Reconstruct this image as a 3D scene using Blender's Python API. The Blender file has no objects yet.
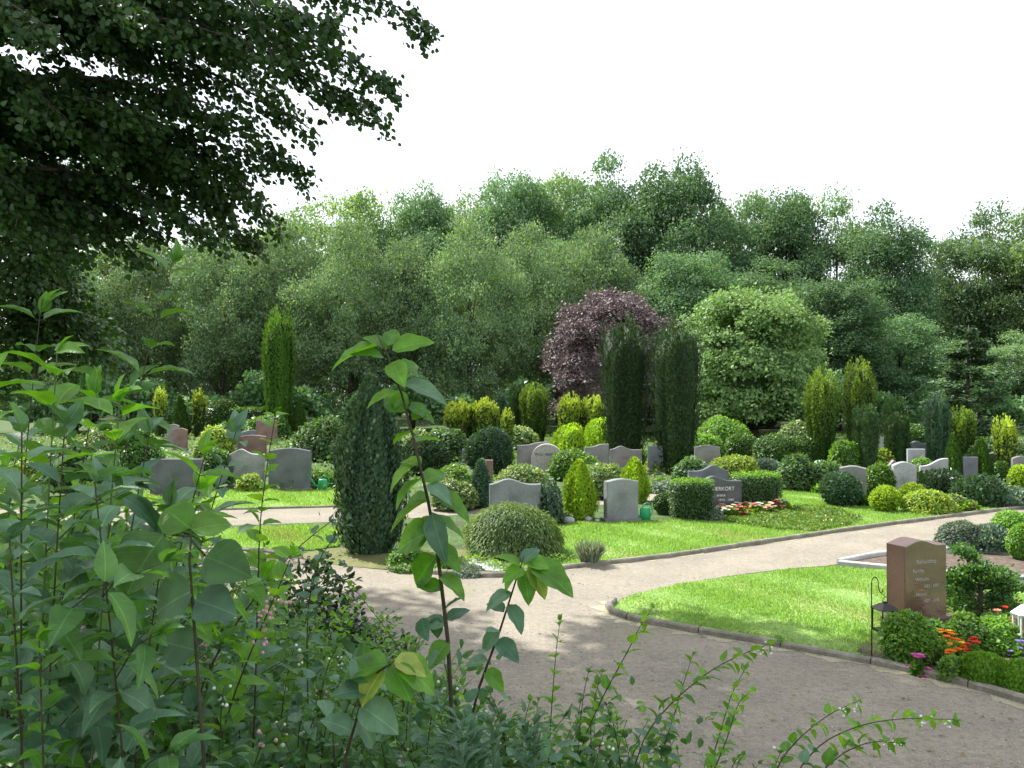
import bpy, math, random
import numpy as np
from mathutils import Vector, Matrix
rng = np.random.default_rng(7)
random.seed(7)
SC = bpy.context.scene
COL = SC.collection
F = 880.0; CH = 2.8; HY = 390.0

# ------------------------------------------------------------------ helpers
def gz(x, y):
    s = (3 - x) * 0.587 + (4.2 - y) * 0.81
    t = np.clip(s / 4.2, 0, 1)
    return 1.1 * t * t * (3 - 2 * t)
def at(px, py, z=0.0):
    d = F * (CH - z) / (py - HY)
    return ((px - 512) / F * d, d)
def pt(px, py, d):
    return np.array([(px - 512) / F * d, d, CH - (py - HY) / F * d])
def tag(o, label=None, cat=None, group=None, kind=None):
    if label: o['label'] = label
    if cat: o['category'] = cat
    if group: o['group'] = group
    if kind: o['kind'] = kind
    return o
def empty(name, loc, label=None, cat=None, group=None, rz=0.0):
    o = bpy.data.objects.new(name, None); COL.objects.link(o)
    o.location = loc; o.rotation_euler = (0, 0, rz); o.empty_display_size = .2
    return tag(o, label, cat, group)
def link(name, me, parent=None, mats=()):
    o = bpy.data.objects.new(name, me); COL.objects.link(o)
    if parent: o.parent = parent
    for m in mats:
        me.materials.append(m)
    return o
def copy_tree(o, parent=None):
    c = o.copy(); COL.objects.link(c)
    if parent: c.parent = parent
    for ch in list(o.children): copy_tree(ch, c)
    return c
def nrm(v):
    return v / np.maximum(np.linalg.norm(v, axis=-1, keepdims=True), 1e-9)

class MB:
    """collects vertices and faces (any size) of one mesh"""
    def __init__(s): s.v = []; s.n = 0; s.f = []; s.mi = []
    def add(s, V, Fs, mi=0):
        V = np.asarray(V, float); s.v.append(V)
        s.f += [tuple(int(i) + s.n for i in f) for f in Fs]; s.mi += [mi] * len(Fs); s.n += len(V)
    def tube(s, P, R, k=6, mi=0, cap=True):
        P = np.asarray(P, float); n = len(P)
        R = np.broadcast_to(np.asarray(R, float), (n,)) if np.ndim(R) else np.full(n, R)
        T = nrm(np.gradient(P, axis=0)); up = np.array([.13, .21, 1.0])
        A = np.cross(T, up); bad = np.linalg.norm(A, axis=1) < .15; A[bad] = np.cross(T[bad], [1.0, .1, 0])
        A = nrm(A); B = np.cross(T, A)
        th = np.arange(k) / k * 2 * np.pi
        V = P[:, None] + R[:, None, None] * (np.cos(th)[None, :, None] * A[:, None] + np.sin(th)[None, :, None] * B[:, None])
        Fs = [(i * k + j, i * k + (j + 1) % k, (i + 1) * k + (j + 1) % k, (i + 1) * k + j) for i in range(n - 1) for j in range(k)]
        if cap: Fs += [tuple(range(k))[::-1], tuple((n - 1) * k + j for j in range(k))]
        s.add(V.reshape(-1, 3), Fs, mi)
    def box(s, x0, x1, y0, y1, z0, z1, mi=0):
        V = [(x, y, z) for z in (z0, z1) for y in (y0, y1) for x in (x0, x1)]
        s.add(V, [(0, 2, 3, 1), (4, 5, 7, 6), (0, 1, 5, 4), (2, 6, 7, 3), (0, 4, 6, 2), (1, 3, 7, 5)], mi)
    def lathe(s, prof, k=20, c=(0, 0, 0), mi=0, sx=1, sy=1):
        th = np.arange(k) / k * 2 * np.pi
        V = [(c[0] + r * math.cos(t) * sx, c[1] + r * math.sin(t) * sy, c[2] + z) for r, z in prof for t in th]
        n = len(prof)
        Fs = [(i * k + j, i * k + (j + 1) % k, (i + 1) * k + (j + 1) % k, (i + 1) * k + j) for i in range(n - 1) for j in range(k)]
        Fs += [tuple(range(k))[::-1], tuple((n - 1) * k + j for j in range(k))]
        s.add(V, Fs, mi)
    def blob(s, c, r, mi=0, k=6, m=4, j=.12):
        th = np.arange(k) / k * 2 * np.pi; V = [(0, 0, -1)]
        for i in range(1, m):
            a = -math.pi / 2 + math.pi * i / m
            V += [(math.cos(a) * math.cos(t), math.cos(a) * math.sin(t), math.sin(a)) for t in th]
        V.append((0, 0, 1)); V = np.array(V) * (1 + rng.normal(0, j, (len(V), 1)))
        V = V * np.asarray(r) + np.asarray(c)
        Fs = [(0, 1 + (j2 + 1) % k, 1 + j2) for j2 in range(k)]
        for i in range(m - 2):
            b = 1 + i * k
            Fs += [(b + j2, b + (j2 + 1) % k, b + k + (j2 + 1) % k, b + k + j2) for j2 in range(k)]
        b = 1 + (m - 2) * k; e = len(V) - 1
        Fs += [(b + j2, b + (j2 + 1) % k, e) for j2 in range(k)]
        s.add(V, Fs, mi)
    def build(s, name, mats, parent=None, smooth=True):
        me = bpy.data.meshes.new(name)
        V = np.concatenate(s.v) if s.v else np.zeros((0, 3))
        me.from_pydata([tuple(p) for p in V], [], s.f)
        me.polygons.foreach_set('material_index', s.mi)
        if smooth: me.polygons.foreach_set('use_smooth', [True] * len(s.f))
        me.update()
        if not isinstance(mats, (list, tuple)): mats = [mats]
        return link(name, me, parent, mats)

# leaf templates: (u along, v across, w up), faces
T_DIA = (np.array([[0, 0, 0], [.45, .36, .07], [1, 0, 0], [.45, -.36, .07]]), [(0, 1, 2, 3)])
T_TRI = (np.array([[0, .2, 0], [1, 0, 0], [0, -.2, 0]]), [(0, 1, 2)])
T_SPR = (np.array([[0, 0, 0], [.35, .28, 0], [1, .06, -.05], [.7, -.05, .05], [.9, -.3, -.03], [.3, -.24, 0]]), [(0, 1, 2, 3), (0, 3, 4, 5)])
T_OVAL = (np.array([[0, 0, 0], [.3, .30, .08], [.3, 0, 0], [.3, -.30, .08], [.68, .27, .05], [.68, 0, -.05], [.68, -.27, .05], [1, 0, -.12]]),
          [(0, 2, 1), (0, 3, 2), (1, 2, 5, 4), (2, 3, 6, 5), (4, 5, 7), (5, 6, 7)])
def broad(wid=.34, droop=.35, fold=.12, n=6, tip=1.0):
    V = [[0, 0, 0]]; Fs = []
    us = np.linspace(0, 1, n + 1)[1:-1]
    for u in us:
        w = wid * (math.sin(math.pi * u ** .72) ** .8) * (1.05 if u < .6 else 1)
        z = -droop * u * u + .12 * u
        wob = .02 * math.sin(u * 17)
        V += [[u, w, z + fold * w * 1.6 + wob], [u, w * .5, z + fold * w * .5], [u, 0, z - .01], [u, -w * .5, z + fold * w * .5], [u, -w, z + fold * w * 1.6 - wob]]
    V.append([tip, 0, -droop + .1])
    m = len(us)
    Fs += [(0, 2, 1), (0, 3, 2), (0, 4, 3), (0, 5, 4)]
    for i in range(m - 1):
        a = 1 + i * 5; b = a + 5
        Fs += [(a + j, a + j + 1, b + j + 1, b + j) for j in range(4)]
    a = 1 + (m - 1) * 5; e = len(V) - 1
    Fs += [(a + j, a + j + 1, e) for j in range(4)]
    return (np.array(V, float), Fs)
T_HEX = (np.array([[0, 0, 0], [.22, .36, .02], [.62, .34, .03], [1, 0, -.06], [.62, -.34, .03], [.22, -.36, .02]]), [(0, 1, 2, 3), (0, 3, 4, 5)])
T_BROAD = broad(.33, .3, .12, 7); T_BROAD2 = broad(.25, .45, .2, 8); T_ROUND = broad(.40, .28, .16, 9); T_CURL = broad(.29, .6, .32, 7); T_LANCE = broad(.15, .3, .15, 5)

class FOL:
    """leaves (positions, directions, normals, lengths, material slots) turned into one mesh at once"""
    def __init__(s): s.parts = []; s.tuv = {}
    def add(s, P, D, N, L, T=T_DIA, mi=0, W=1.0):
        P = np.atleast_2d(np.asarray(P, float)); n = len(P)
        if n == 0: return
        D = nrm(np.broadcast_to(np.asarray(D, float), (n, 3))); N = np.broadcast_to(np.asarray(N, float), (n, 3))
        S = nrm(np.cross(N, D) + 1e-6); N2 = np.cross(D, S)
        L = np.broadcast_to(np.asarray(L, float), (n,))[:, None, None]
        tv, tf = T; s.tuv[id(tf)] = tv[:, :2] + [0, .5]
        V = P[:, None] + L * (tv[None, :, 0:1] * D[:, None] + W * tv[None, :, 1:2] * S[:, None] + tv[None, :, 2:3] * N2[:, None])
        s.parts.append((V, tf, np.broadcast_to(np.asarray(mi), (n,))))
    def solid(s, V, Fs, mi=0):
        s.parts.append((np.asarray(V, float)[None], Fs, np.array([mi])))
    def build(s, name, mats, parent=None, smooth=False, uv=False):
        Vs = []; LI = []; LS = []; LT = []; MI = []; off = 0; lo = 0
        for V, tf, mi in s.parts:
            n, k = V.shape[:2]; Vs.append(V.reshape(-1, 3))
            li = np.concatenate([np.array(f) for f in tf]); tot = np.array([len(f) for f in tf])
            base = off + np.arange(n)[:, None] * k
            LI.append((base + li[None]).reshape(-1)); LT.append(np.tile(tot, n))
            MI.append(np.repeat(mi, len(tf))); off += n * k
        V = np.concatenate(Vs); LI = np.concatenate(LI); LT = np.concatenate(LT); MI = np.concatenate(MI)
        LS = np.concatenate([[0], np.cumsum(LT)[:-1]])
        me = bpy.data.meshes.new(name)
        me.vertices.add(len(V)); me.vertices.foreach_set('co', V.astype(np.float32).reshape(-1))
        me.loops.add(len(LI)); me.loops.foreach_set('vertex_index', LI.astype(np.int32))
        me.polygons.add(len(LT)); me.polygons.foreach_set('loop_start', LS.astype(np.int32))
        me.polygons.foreach_set('material_index', MI.astype(np.int32))
        if smooth: me.polygons.foreach_set('use_smooth', np.ones(len(LT), bool))
        me.update(calc_edges=True)
        if uv:
            U = np.concatenate([np.tile(s.tuv[id(tf)][np.concatenate([np.array(f) for f in tf])], (V.shape[0], 1)) for V, tf, mi in s.parts])
            me.uv_layers.new(name='leaf').data.foreach_set('uv', U.astype(np.float32).reshape(-1))
        if not isinstance(mats, (list, tuple)): mats = [mats]
        return link(name, me, parent, mats)

# ------------------------------------------------------------------ materials
def newmat(name):
    m = bpy.data.materials.new(name); m.use_nodes = True
    nt = m.node_tree; nt.nodes.clear()
    return m, nt, nt.nodes, nt.links
def leafmat(name, c1, c2, trans=.35, rough=.5, spec=.4, tcol=None, objvar=.25, veins=False):
    m, nt, N, L = newmat(name)
    out = N.new('ShaderNodeOutputMaterial'); geo = N.new('ShaderNodeNewGeometry'); oi = N.new('ShaderNodeObjectInfo')
    mix = N.new('ShaderNodeMix'); mix.data_type = 'RGBA'
    mix.inputs[6].default_value = (*c1, 1); mix.inputs[7].default_value = (*c2, 1)
    L.new(geo.outputs['Random Per Island'], mix.inputs[0])
    hsv = N.new('ShaderNodeHueSaturation')
    mr = N.new('ShaderNodeMapRange'); mr.inputs[3].default_value = 1 - objvar; mr.inputs[4].default_value = 1 + objvar
    L.new(oi.outputs['Random'], mr.inputs[0]); L.new(mr.outputs[0], hsv.inputs['Value'])
    L.new(mix.outputs[2], hsv.inputs['Color'])
    p = N.new('ShaderNodeBsdfPrincipled'); p.inputs['Roughness'].default_value = rough
    p.inputs['Specular IOR Level'].default_value = spec
    colour = hsv.outputs[0]
    if veins:   # pale midrib and side veins of a broad leaf, in the leaf's own u, v
        uv = N.new('ShaderNodeUVMap'); uv.uv_map = 'leaf'; sx = N.new('ShaderNodeSeparateXYZ'); L.new(uv.outputs[0], sx.inputs[0])
        def mt(op, a, b=None, c=None):
            m_ = N.new('ShaderNodeMath'); m_.operation = op
            for i, q in enumerate((a, b, c)):
                if q is None: continue
                if isinstance(q, (int, float)): m_.inputs[i].default_value = q
                else: L.new(q, m_.inputs[i])
            return m_.outputs[0]
        av = mt('ABSOLUTE', mt('SUBTRACT', sx.outputs[1], .5))
        w = mt('SINE', mt('MULTIPLY', mt('SUBTRACT', sx.outputs[0], mt('MULTIPLY', av, .75)), 50.0))
        side = mt('MULTIPLY', mt('POWER', mt('MAXIMUM', w, 0.0), 6.0), .22)
        mid = mt('LESS_THAN', av, .014)
        ve = mt('MAXIMUM', side, mid)
        nz = N.new('ShaderNodeTexNoise'); nz.inputs['Scale'].default_value = 30; nz.inputs['Detail'].default_value = 4
        tcn = N.new('ShaderNodeTexCoord'); L.new(tcn.outputs['Object'], nz.inputs['Vector'])
        br = N.new('ShaderNodeMapRange'); br.inputs[1].default_value = .3; br.inputs[2].default_value = .7; br.inputs[3].default_value = .75; br.inputs[4].default_value = 1.25; L.new(nz.outputs[0], br.inputs[0])
        k = mt('MULTIPLY', mt('ADD', 1.0, mt('MULTIPLY', ve, .5)), br.outputs[0])
        vs = N.new('ShaderNodeVectorMath'); vs.operation = 'SCALE'; L.new(colour, vs.inputs[0]); L.new(k, vs.inputs['Scale']); colour = vs.outputs[0]
        bp = N.new('ShaderNodeBump'); bp.inputs['Strength'].default_value = .5; bp.inputs['Distance'].default_value = .004; bp.invert = True
        L.new(ve, bp.inputs['Height']); L.new(bp.outputs[0], p.inputs['Normal'])
    L.new(colour, p.inputs['Base Color'])
    if trans > 0:
        t = N.new('ShaderNodeBsdfTranslucent'); sh = N.new('ShaderNodeMixShader'); sh.inputs[0].default_value = trans
        mu = N.new('ShaderNodeMix'); mu.data_type = 'RGBA'; mu.blend_type = 'MULTIPLY'; mu.inputs[0].default_value = 1
        L.new(colour, mu.inputs[6]); mu.inputs[7].default_value = (*(tcol or (1.9, 1.75, .6)), 1)
        L.new(mu.outputs[2], t.inputs[0])
        L.new(p.outputs[0], sh.inputs[1]); L.new(t.outputs[0], sh.inputs[2]); L.new(sh.outputs[0], out.inputs[0])
    else: L.new(p.outputs[0], out.inputs[0])
    return m
def noisemat(name, cols, scale=5, detail=8, rough=.8, bump=.3, bscale=None, spec=.3, fine=None, coat=0, dist=.02):
    """cols: list of (pos, colour) over an object-space noise"""
    m, nt, N, L = newmat(name)
    out = N.new('ShaderNodeOutputMaterial'); p = N.new('ShaderNodeBsdfPrincipled'); L.new(p.outputs[0], out.inputs[0])
    tc = N.new('ShaderNodeTexCoord'); nz = N.new('ShaderNodeTexNoise'); nz.inputs['Scale'].default_value = scale
    nz.inputs['Detail'].default_value = detail; nz.inputs['Roughness'].default_value = .62
    L.new(tc.outputs['Object'], nz.inputs['Vector'])
    r = N.new('ShaderNodeValToRGB'); e = r.color_ramp.elements
    e[0].position, e[0].color = cols[0][0], (*cols[0][1], 1); e[1].position, e[1].color = cols[-1][0], (*cols[-1][1], 1)
    for q, c in cols[1:-1]:
        x = e.new(q); x.color = (*c, 1)
    L.new(nz.outputs[0], r.inputs[0]); last = r.outputs[0]
    if fine:
        n2 = N.new('ShaderNodeTexNoise'); n2.inputs['Scale'].default_value = fine[0]; n2.inputs['Detail'].default_value = 3
        L.new(tc.outputs['Object'], n2.inputs['Vector'])
        mr = N.new('ShaderNodeMapRange'); mr.inputs[1].default_value = .3; mr.inputs[2].default_value = .7
        mr.inputs[3].default_value = 1 - fine[1]; mr.inputs[4].default_value = 1 + fine[1]
        L.new(n2.outputs[0], mr.inputs[0])
        vm = N.new('ShaderNodeVectorMath'); vm.operation = 'SCALE'
        L.new(last, vm.inputs[0]); L.new(mr.outputs[0], vm.inputs['Scale']); last = vm.outputs[0]
    L.new(last, p.inputs['Base Color'])
    p.inputs['Roughness'].default_value = rough; p.inputs['Specular IOR Level'].default_value = spec
    p.inputs['Coat Weight'].default_value = coat; p.inputs['Coat Roughness'].default_value = .05
    if bump:
        n3 = N.new('ShaderNodeTexNoise'); n3.inputs['Scale'].default_value = bscale or scale * 6; n3.inputs['Detail'].default_value = 6
        L.new(tc.outputs['Object'], n3.inputs['Vector'])
        b = N.new('ShaderNodeBump'); b.inputs['Strength'].default_value = bump; b.inputs['Distance'].default_value = dist
        L.new(n3.outputs[0], b.inputs['Height']); L.new(b.outputs[0], p.inputs['Normal'])
    return m
def plain(name, c, rough=.6, spec=.4, metal=0):
    m = noisemat(name, [(.3, tuple(x * .85 for x in c)), (.7, tuple(min(1, x * 1.12) for x in c))], scale=9, rough=rough, bump=.08, spec=spec)
    m.node_tree.nodes['Principled BSDF'].inputs['Metallic'].default_value = metal
    return m

G = {}
G['yew'] = leafmat('yew_leaf', (.03, .068, .024), (.065, .125, .04), .15, .5, .35)
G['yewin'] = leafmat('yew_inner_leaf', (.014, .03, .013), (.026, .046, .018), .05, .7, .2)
G['thuja'] = leafmat('thuja_leaf', (.08, .19, .03), (.14, .28, .04), .3, .55, .3)
G['lime'] = leafmat('lime_thuja_leaf', (.32, .52, .03), (.50, .62, .05), .35, .55, .25, (1.2, 1.2, .8))
G['gold'] = leafmat('gold_yew_tip', (.28, .39, .04), (.48, .56, .08), .35, .55, .25, (1.2, 1.2, .8))
G['blue'] = leafmat('blue_spruce_needle', (.055, .12, .08), (.11, .19, .13), .12, .6, .3)
G['juni'] = leafmat('juniper_needle', (.035, .085, .035), (.07, .13, .055), .15, .6, .3)
G['box'] = leafmat('box_leaf', (.06, .15, .02), (.13, .26, .03), .35, .45, .4)
G['boxd'] = leafmat('dark_box_leaf', (.03, .075, .018), (.06, .12, .025), .25, .45, .4)
G['mound'] = leafmat('weeping_cypress_spray', (.10, .19, .045), (.21, .31, .10), .25, .6, .3)
G['rhodo'] = leafmat('rhododendron_leaf', (.045, .10, .03), (.12, .20, .07), .2, .55, .3)
G['pale'] = leafmat('variegated_leaf', (.12, .19, .05), (.27, .33, .13), .25, .5, .4)
G['fresh'] = leafmat('fresh_leaf', (.09, .22, .025), (.17, .33, .04), .4, .5, .35, veins=True)
G['grey'] = leafmat('grey_leaf', (.14, .19, .14), (.25, .30, .22), .2, .6, .3)
G['cover'] = leafmat('cover_leaf', (.10, .19, .03), (.20, .28, .06), .3, .6, .3)
G['will'] = leafmat('willow_leaf', (.10, .175, .09), (.23, .315, .185), .26, .65, .2, (1.2, 1.3, .8))
G['willt'] = leafmat('poplar_leaf', (.12, .225, .075), (.24, .35, .14), .35, .65, .2)
G['oak'] = leafmat('oak_leaf', (.068, .145, .068), (.145, .245, .12), .25, .65, .2, (1.6, 1.7, .6))
G['oak2'] = leafmat('alder_leaf', (.095, .18, .10), (.21, .30, .18), .28, .65, .2, (1.5, 1.6, .6))
G['maple'] = leafmat('maple_leaf', (.13, .23, .075), (.25, .36, .15), .28, .6, .25, (1.4, 1.5, .7))
G['plum'] = leafmat('plum_leaf', (.135, .098, .104), (.29, .225, .23), .15, .6, .3, (1.2, .9, .9))
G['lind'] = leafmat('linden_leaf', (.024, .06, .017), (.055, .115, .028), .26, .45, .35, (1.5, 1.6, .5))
G['snow'] = leafmat('snowberry_leaf', (.05, .125, .07), (.115, .21, .12), .22, .52, .4, (1.8, 1.9, .4), .15, veins=True)
G['bright'] = leafmat('young_leaf', (.075, .20, .022), (.15, .32, .035), .5, .42, .45, (1.6, 1.7, .5), .15, veins=True)
G['yell'] = leafmat('yellowing_leaf', (.26, .34, .06), (.36, .42, .10), .5, .5, .4, (1.3, 1.3, .8), .1, veins=True)
G['mid'] = leafmat('shrub_leaf', (.045, .125, .032), (.10, .21, .055), .35, .45, .4, (1.8, 1.8, .5), .15, veins=True)
G['cot'] = leafmat('dark_evergreen_leaf', (.018, .045, .016), (.05, .10, .03), .15, .4, .45)
G['grass'] = leafmat('grass_blade', (.16, .30, .065), (.27, .41, .115), .45, .55, .3, (1.5, 1.5, .7), .0)
G['dry'] = leafmat('grass_seed_head', (.25, .26, .12), (.34, .33, .18), .3, .7, .2)
M = {}
M['bark'] = noisemat('bark', [(.3, (.045, .035, .027)), (.7, (.12, .10, .08))], 9, rough=.9, bump=.7)
M['twig'] = noisemat('twig_bark', [(.3, (.03, .026, .016)), (.7, (.085, .07, .04))], 20, rough=.8, bump=.3)
M['gtwig'] = noisemat('green_twig', [(.3, (.07, .11, .03)), (.7, (.13, .15, .05))], 20, rough=.7, bump=.2)
def pathmat(name, base, dark, moss):
    m, nt, N, L = newmat(name)
    out = N.new('ShaderNodeOutputMaterial'); p = N.new('ShaderNodeBsdfPrincipled'); L.new(p.outputs[0], out.inputs[0])
    tc = N.new('ShaderNodeTexCoord')
    def nz(s, d=6, r=.6):
        n = N.new('ShaderNodeTexNoise'); n.inputs['Scale'].default_value = s; n.inputs['Detail'].default_value = d; n.inputs['Roughness'].default_value = r
        L.new(tc.outputs['Object'], n.inputs['Vector']); return n.outputs[0]
    def ramp(src, cols):
        r = N.new('ShaderNodeValToRGB'); e = r.color_ramp.elements
        e[0].position, e[0].color = cols[0][0], (*cols[0][1], 1); e[1].position, e[1].color = cols[1][0], (*cols[1][1], 1)
        L.new(src, r.inputs[0]); return r.outputs[0]
    def mixc(a, b, fac, mode='MIX'):
        x = N.new('ShaderNodeMix'); x.data_type = 'RGBA'; x.blend_type = mode
        for s, i in ((a, 6), (b, 7)):
            if isinstance(s, tuple): x.inputs[i].default_value = (*s, 1)
            else: L.new(s, x.inputs[i])
        if isinstance(fac, float): x.inputs[0].default_value = fac
        else: L.new(fac, x.inputs[0])
        return x.outputs[2]
    c = ramp(nz(.9, 8, .7), [(.35, dark), (.62, base)])
    g = ramp(nz(55, 4, .7), [(.30, (.62, .61, .6)), (.68, (1.3, 1.29, 1.27))])
    c = mixc(c, g, .7, 'MULTIPLY')
    g2 = ramp(nz(14, 6, .75), [(.36, (.72, .68, .62)), (.55, (1.1, 1.1, 1.1))])
    c = mixc(c, g2, .7, 'MULTIPLY')
    mo = ramp(nz(.55, 5, .6), [(.58, (0, 0, 0)), (.70, (.55, .55, .55))])
    c = mixc(c, moss, mo)
    L.new(c, p.inputs['Base Color']); p.inputs['Roughness'].default_value = .92; p.inputs['Specular IOR Level'].default_value = .2
    b = N.new('ShaderNodeBump'); b.inputs['Strength'].default_value = .6; b.inputs['Distance'].default_value = .012
    L.new(nz(45, 5, .7), b.inputs['Height']); L.new(b.outputs[0], p.inputs['Normal'])
    return m
M['path'] = pathmat('path_gravel', (.265, .238, .188), (.205, .185, .15), (.20, .20, .11))
M['soil'] = noisemat('soil', [(.3, (.07, .05, .038)), (.55, (.13, .10, .075)), (.7, (.2, .16, .12))], 12, rough=.95, bump=.8, fine=(60, .4))
M['ground'] = noisemat('ground_cover_soil', [(.3, (.06, .055, .03)), (.45, (.05, .09, .025)), (.62, (.08, .13, .03)), (.75, (.14, .12, .075))], 1.6, rough=.95, bump=.8, bscale=25, fine=(18, .5), dist=.05)
M['lawn'] = noisemat('lawn_turf', [(.3, (.14, .245, .05)), (.5, (.185, .30, .075)), (.72, (.29, .34, .13))], 1.3, rough=.95, bump=.6, bscale=60, fine=(35, .3))
M['kerb'] = noisemat('kerb_concrete', [(.3, (.13, .12, .085)), (.5, (.20, .185, .145)), (.7, (.29, .27, .22))], 4, rough=.9, bump=.4, fine=(40, .2))
M['pkerb'] = noisemat('pale_kerb_stone', [(.3, (.36, .35, .33)), (.7, (.52, .51, .48))], 4, rough=.8, bump=.3, fine=(40, .15))
def granite(name, a, b, rough=.4, scale=70, coat=0, spec=.5):
    return noisemat(name, [(.35, a), (.5, tuple((x + y) / 2 for x, y in zip(a, b))), (.65, b)], scale, 3, rough=rough, bump=.06, spec=spec, fine=(2.6, .28), coat=coat)
M['brown'] = granite('red_brown_granite', (.085, .045, .032), (.21, .125, .095), .08, 130, 1.0)
M['brownr'] = granite('red_brown_granite_rough', (.055, .028, .02), (.125, .07, .053), .4, 130)
M['greyst'] = granite('grey_granite', (.17, .175, .185), (.27, .275, .29), .35)
M['midst'] = granite('warm_grey_granite', (.155, .145, .14), (.265, .25, .245), .4)
M['darkst'] = granite('dark_grey_granite', (.06, .065, .07), (.12, .125, .13), .22)
M['bluest'] = granite('blue_grey_granite', (.10, .105, .13), (.18, .185, .22), .3)
M['palest'] = granite('pale_granite', (.26, .265, .275), (.42, .42, .42), .6, 40)
M['boulder'] = noisemat('field_boulder', [(.3, (.30, .27, .25)), (.7, (.48, .45, .42))], 14, rough=.8, bump=.5, bscale=30, fine=(60, .2))
M['brown'].node_tree.nodes['Principled BSDF'].inputs['Coat IOR'].default_value = 2.0
M['redst'] = granite('red_sandstone', (.17, .10, .08), (.27, .17, .14), .7)
M['white'] = plain('white_lettering', (.75, .75, .72), .5)
M['dimlet'] = plain('weathered_lettering', (.26, .22, .19), .5)
M['stonelet'] = plain('pale_stone_lettering', (.42, .38, .34), .5)
M['redlet'] = plain('reddish_lettering', (.38, .24, .20), .5)
M['blacklet'] = plain('black_lettering', (.03, .03, .03), .5)
M['iron'] = plain('dark_iron', (.035, .03, .027), .5, .5, .6)
M['wpaint'] = plain('white_paint', (.72, .73, .74), .4)
M['green'] = plain('green_plastic', (.02, .33, .12), .35, .5)
M['candle'] = plain('red_candle', (.4, .05, .03), .4)
gm, _nt, _N, _L = newmat('lantern_glass')
_o = _N.new('ShaderNodeOutputMaterial'); _m = _N.new('ShaderNodeMixShader'); _t = _N.new('ShaderNodeBsdfTransparent'); _g = _N.new('ShaderNodeBsdfGlossy')
_g.inputs['Roughness'].default_value = .03; _m.inputs[0].default_value = .12
_L.new(_t.outputs[0], _m.inputs[1]); _L.new(_g.outputs[0], _m.inputs[2]); _L.new(_m.outputs[0], _o.inputs[0]); M['glass'] = gm
for k, c in dict(orange=(.85, .22, .02), yellow=(.85, .55, .03), red=(.65, .05, .03), pink=(.75, .18, .50), purple=(.35, .28, .60), cream=(.85, .72, .55), coral=(.80, .30, .22), whitef=(.8, .8, .75), palepink=(.75, .45, .5)).items():
    M['f_' + k] = leafmat('petal_' + k, tuple(x * .85 for x in c), c, .25, .6, .2, (1.1, 1.1, 1.1), .05)
M['berry'] = plain('snowberry_fruit', (.72, .74, .66), .4)

# ------------------------------------------------------------------ setting
def ground_sheet():
    xs = np.concatenate([[-900, -400, -200, -100, -60, -40], np.arange(-30, 30.1, .5), [40, 60, 100, 200, 400, 900]])
    ys = np.concatenate([[-200, -60, -20, -10], np.arange(-6, 20.1, .5), [25, 30, 40, 55, 75, 100, 150, 250, 500, 1500]])
    X, Y = np.meshgrid(xs, ys); Z = gz(X, Y)
    Z = Z + np.where(Z > .02, .05 * np.sin(X * 2.3) * np.sin(Y * 1.9) * np.clip(Z, 0, 1), 0)
    nx = len(xs); V = np.stack([X, Y, Z], -1).reshape(-1, 3)
    Fs = [(j * nx + i, j * nx + i + 1, (j + 1) * nx + i + 1, (j + 1) * nx + i) for j in range(len(ys) - 1) for i in range(nx - 1)]
    b = MB(); b.add(V, Fs); return tag(b.build('ground', M['ground']), kind='structure')
ground_sheet()
def smooth_poly(P, it=2):
    P = np.asarray(P, float)
    for _ in range(it):
        Q = np.roll(P, -1, 0); P = np.stack([P * .75 + Q * .25, P * .25 + Q * .75], 1).reshape(-1, 2)
    return P
def sheet(name, pix, z, mat, kind='structure', smooth=1, world=None):
    P = np.array([at(*p) for p in pix]) if world is None else np.array(world, float)
    if smooth: P = smooth_poly(P, smooth)
    from mathutils.geometry import tessellate_polygon
    tri = tessellate_polygon([[Vector((x, y, 0)) for x, y in P]])
    V = [(x, y, z) for x, y in P]
    def up(t):
        a, b2, c = (P[i] for i in t)
        return t if (b2[0]-a[0])*(c[1]-a[1]) - (b2[1]-a[1])*(c[0]-a[0]) > 0 else (t[0], t[2], t[1])
    b = MB(); b.add(V, [up(t) for t in tri]); o = b.build(name, mat, smooth=False)
    return tag(o, kind=kind), P
KERB_MID = [(390, 571), (440, 574), (495, 578), (530, 574), (562, 569), (600, 565), (660, 558.5), (740, 547), (830, 533), (935, 519), (1024, 508), (1150, 495)]
KERB_NEAR = [(700, 580), (640, 592), (614, 602), (606, 609), (617, 617), (650, 624), (700, 633), (760, 643), (850, 659), (930, 676), (1024, 702), (1150, 745)]
sheet('gravel_path', KERB_MID[::-1] + [(300, 560), (250, 549), (100, 545), (-300, 550), (-300, 800), (500, 1100), (1500, 1100), (1400, 810)] + KERB_NEAR[::-1] + [(780, 569), (838, 565), (890, 553), (960, 541), (1024, 528), (1150, 515)], .004, M['path'], smooth=1)
sheet('back_path', [(-300, 512), (345, 507.5), (500, 499), (660, 489), (790, 481), (950, 470), (950, 474), (790, 488), (670, 500), (500, 512), (345, 523), (-300, 540)], .004, M['path'], smooth=1)
LAWNS = []
def lawn(pix, z=.012, sm=1):
    o, P = sheet('lawn', pix, z, M['lawn'], smooth=sm); LAWNS.append((P, z)); return P
lawn([(542, 566), (562, 568), (600, 564), (660, 557.5), (740, 546), (830, 532), (935, 518), (1000, 511), (1000, 505), (935, 510), (880, 507), (830, 508), (822, 491), (772, 489), (765, 514), (640, 523), (560, 522), (540, 548)])
lawn([(700, 580.5), (640, 592.5), (615, 602.5), (608, 609), (619, 616), (650, 623), (700, 632), (760, 642), (850, 657), (930, 674), (1024, 700), (1150, 742), (1150, 602), (1024, 582), (838, 566.5), (780, 571)])
lawn([(120, 491), (345, 489), (400, 489), (400, 503), (345, 506.5), (120, 511)])
lawn([(150, 533), (345, 524), (350, 545), (300, 552), (240, 547), (150, 546)])
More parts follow.
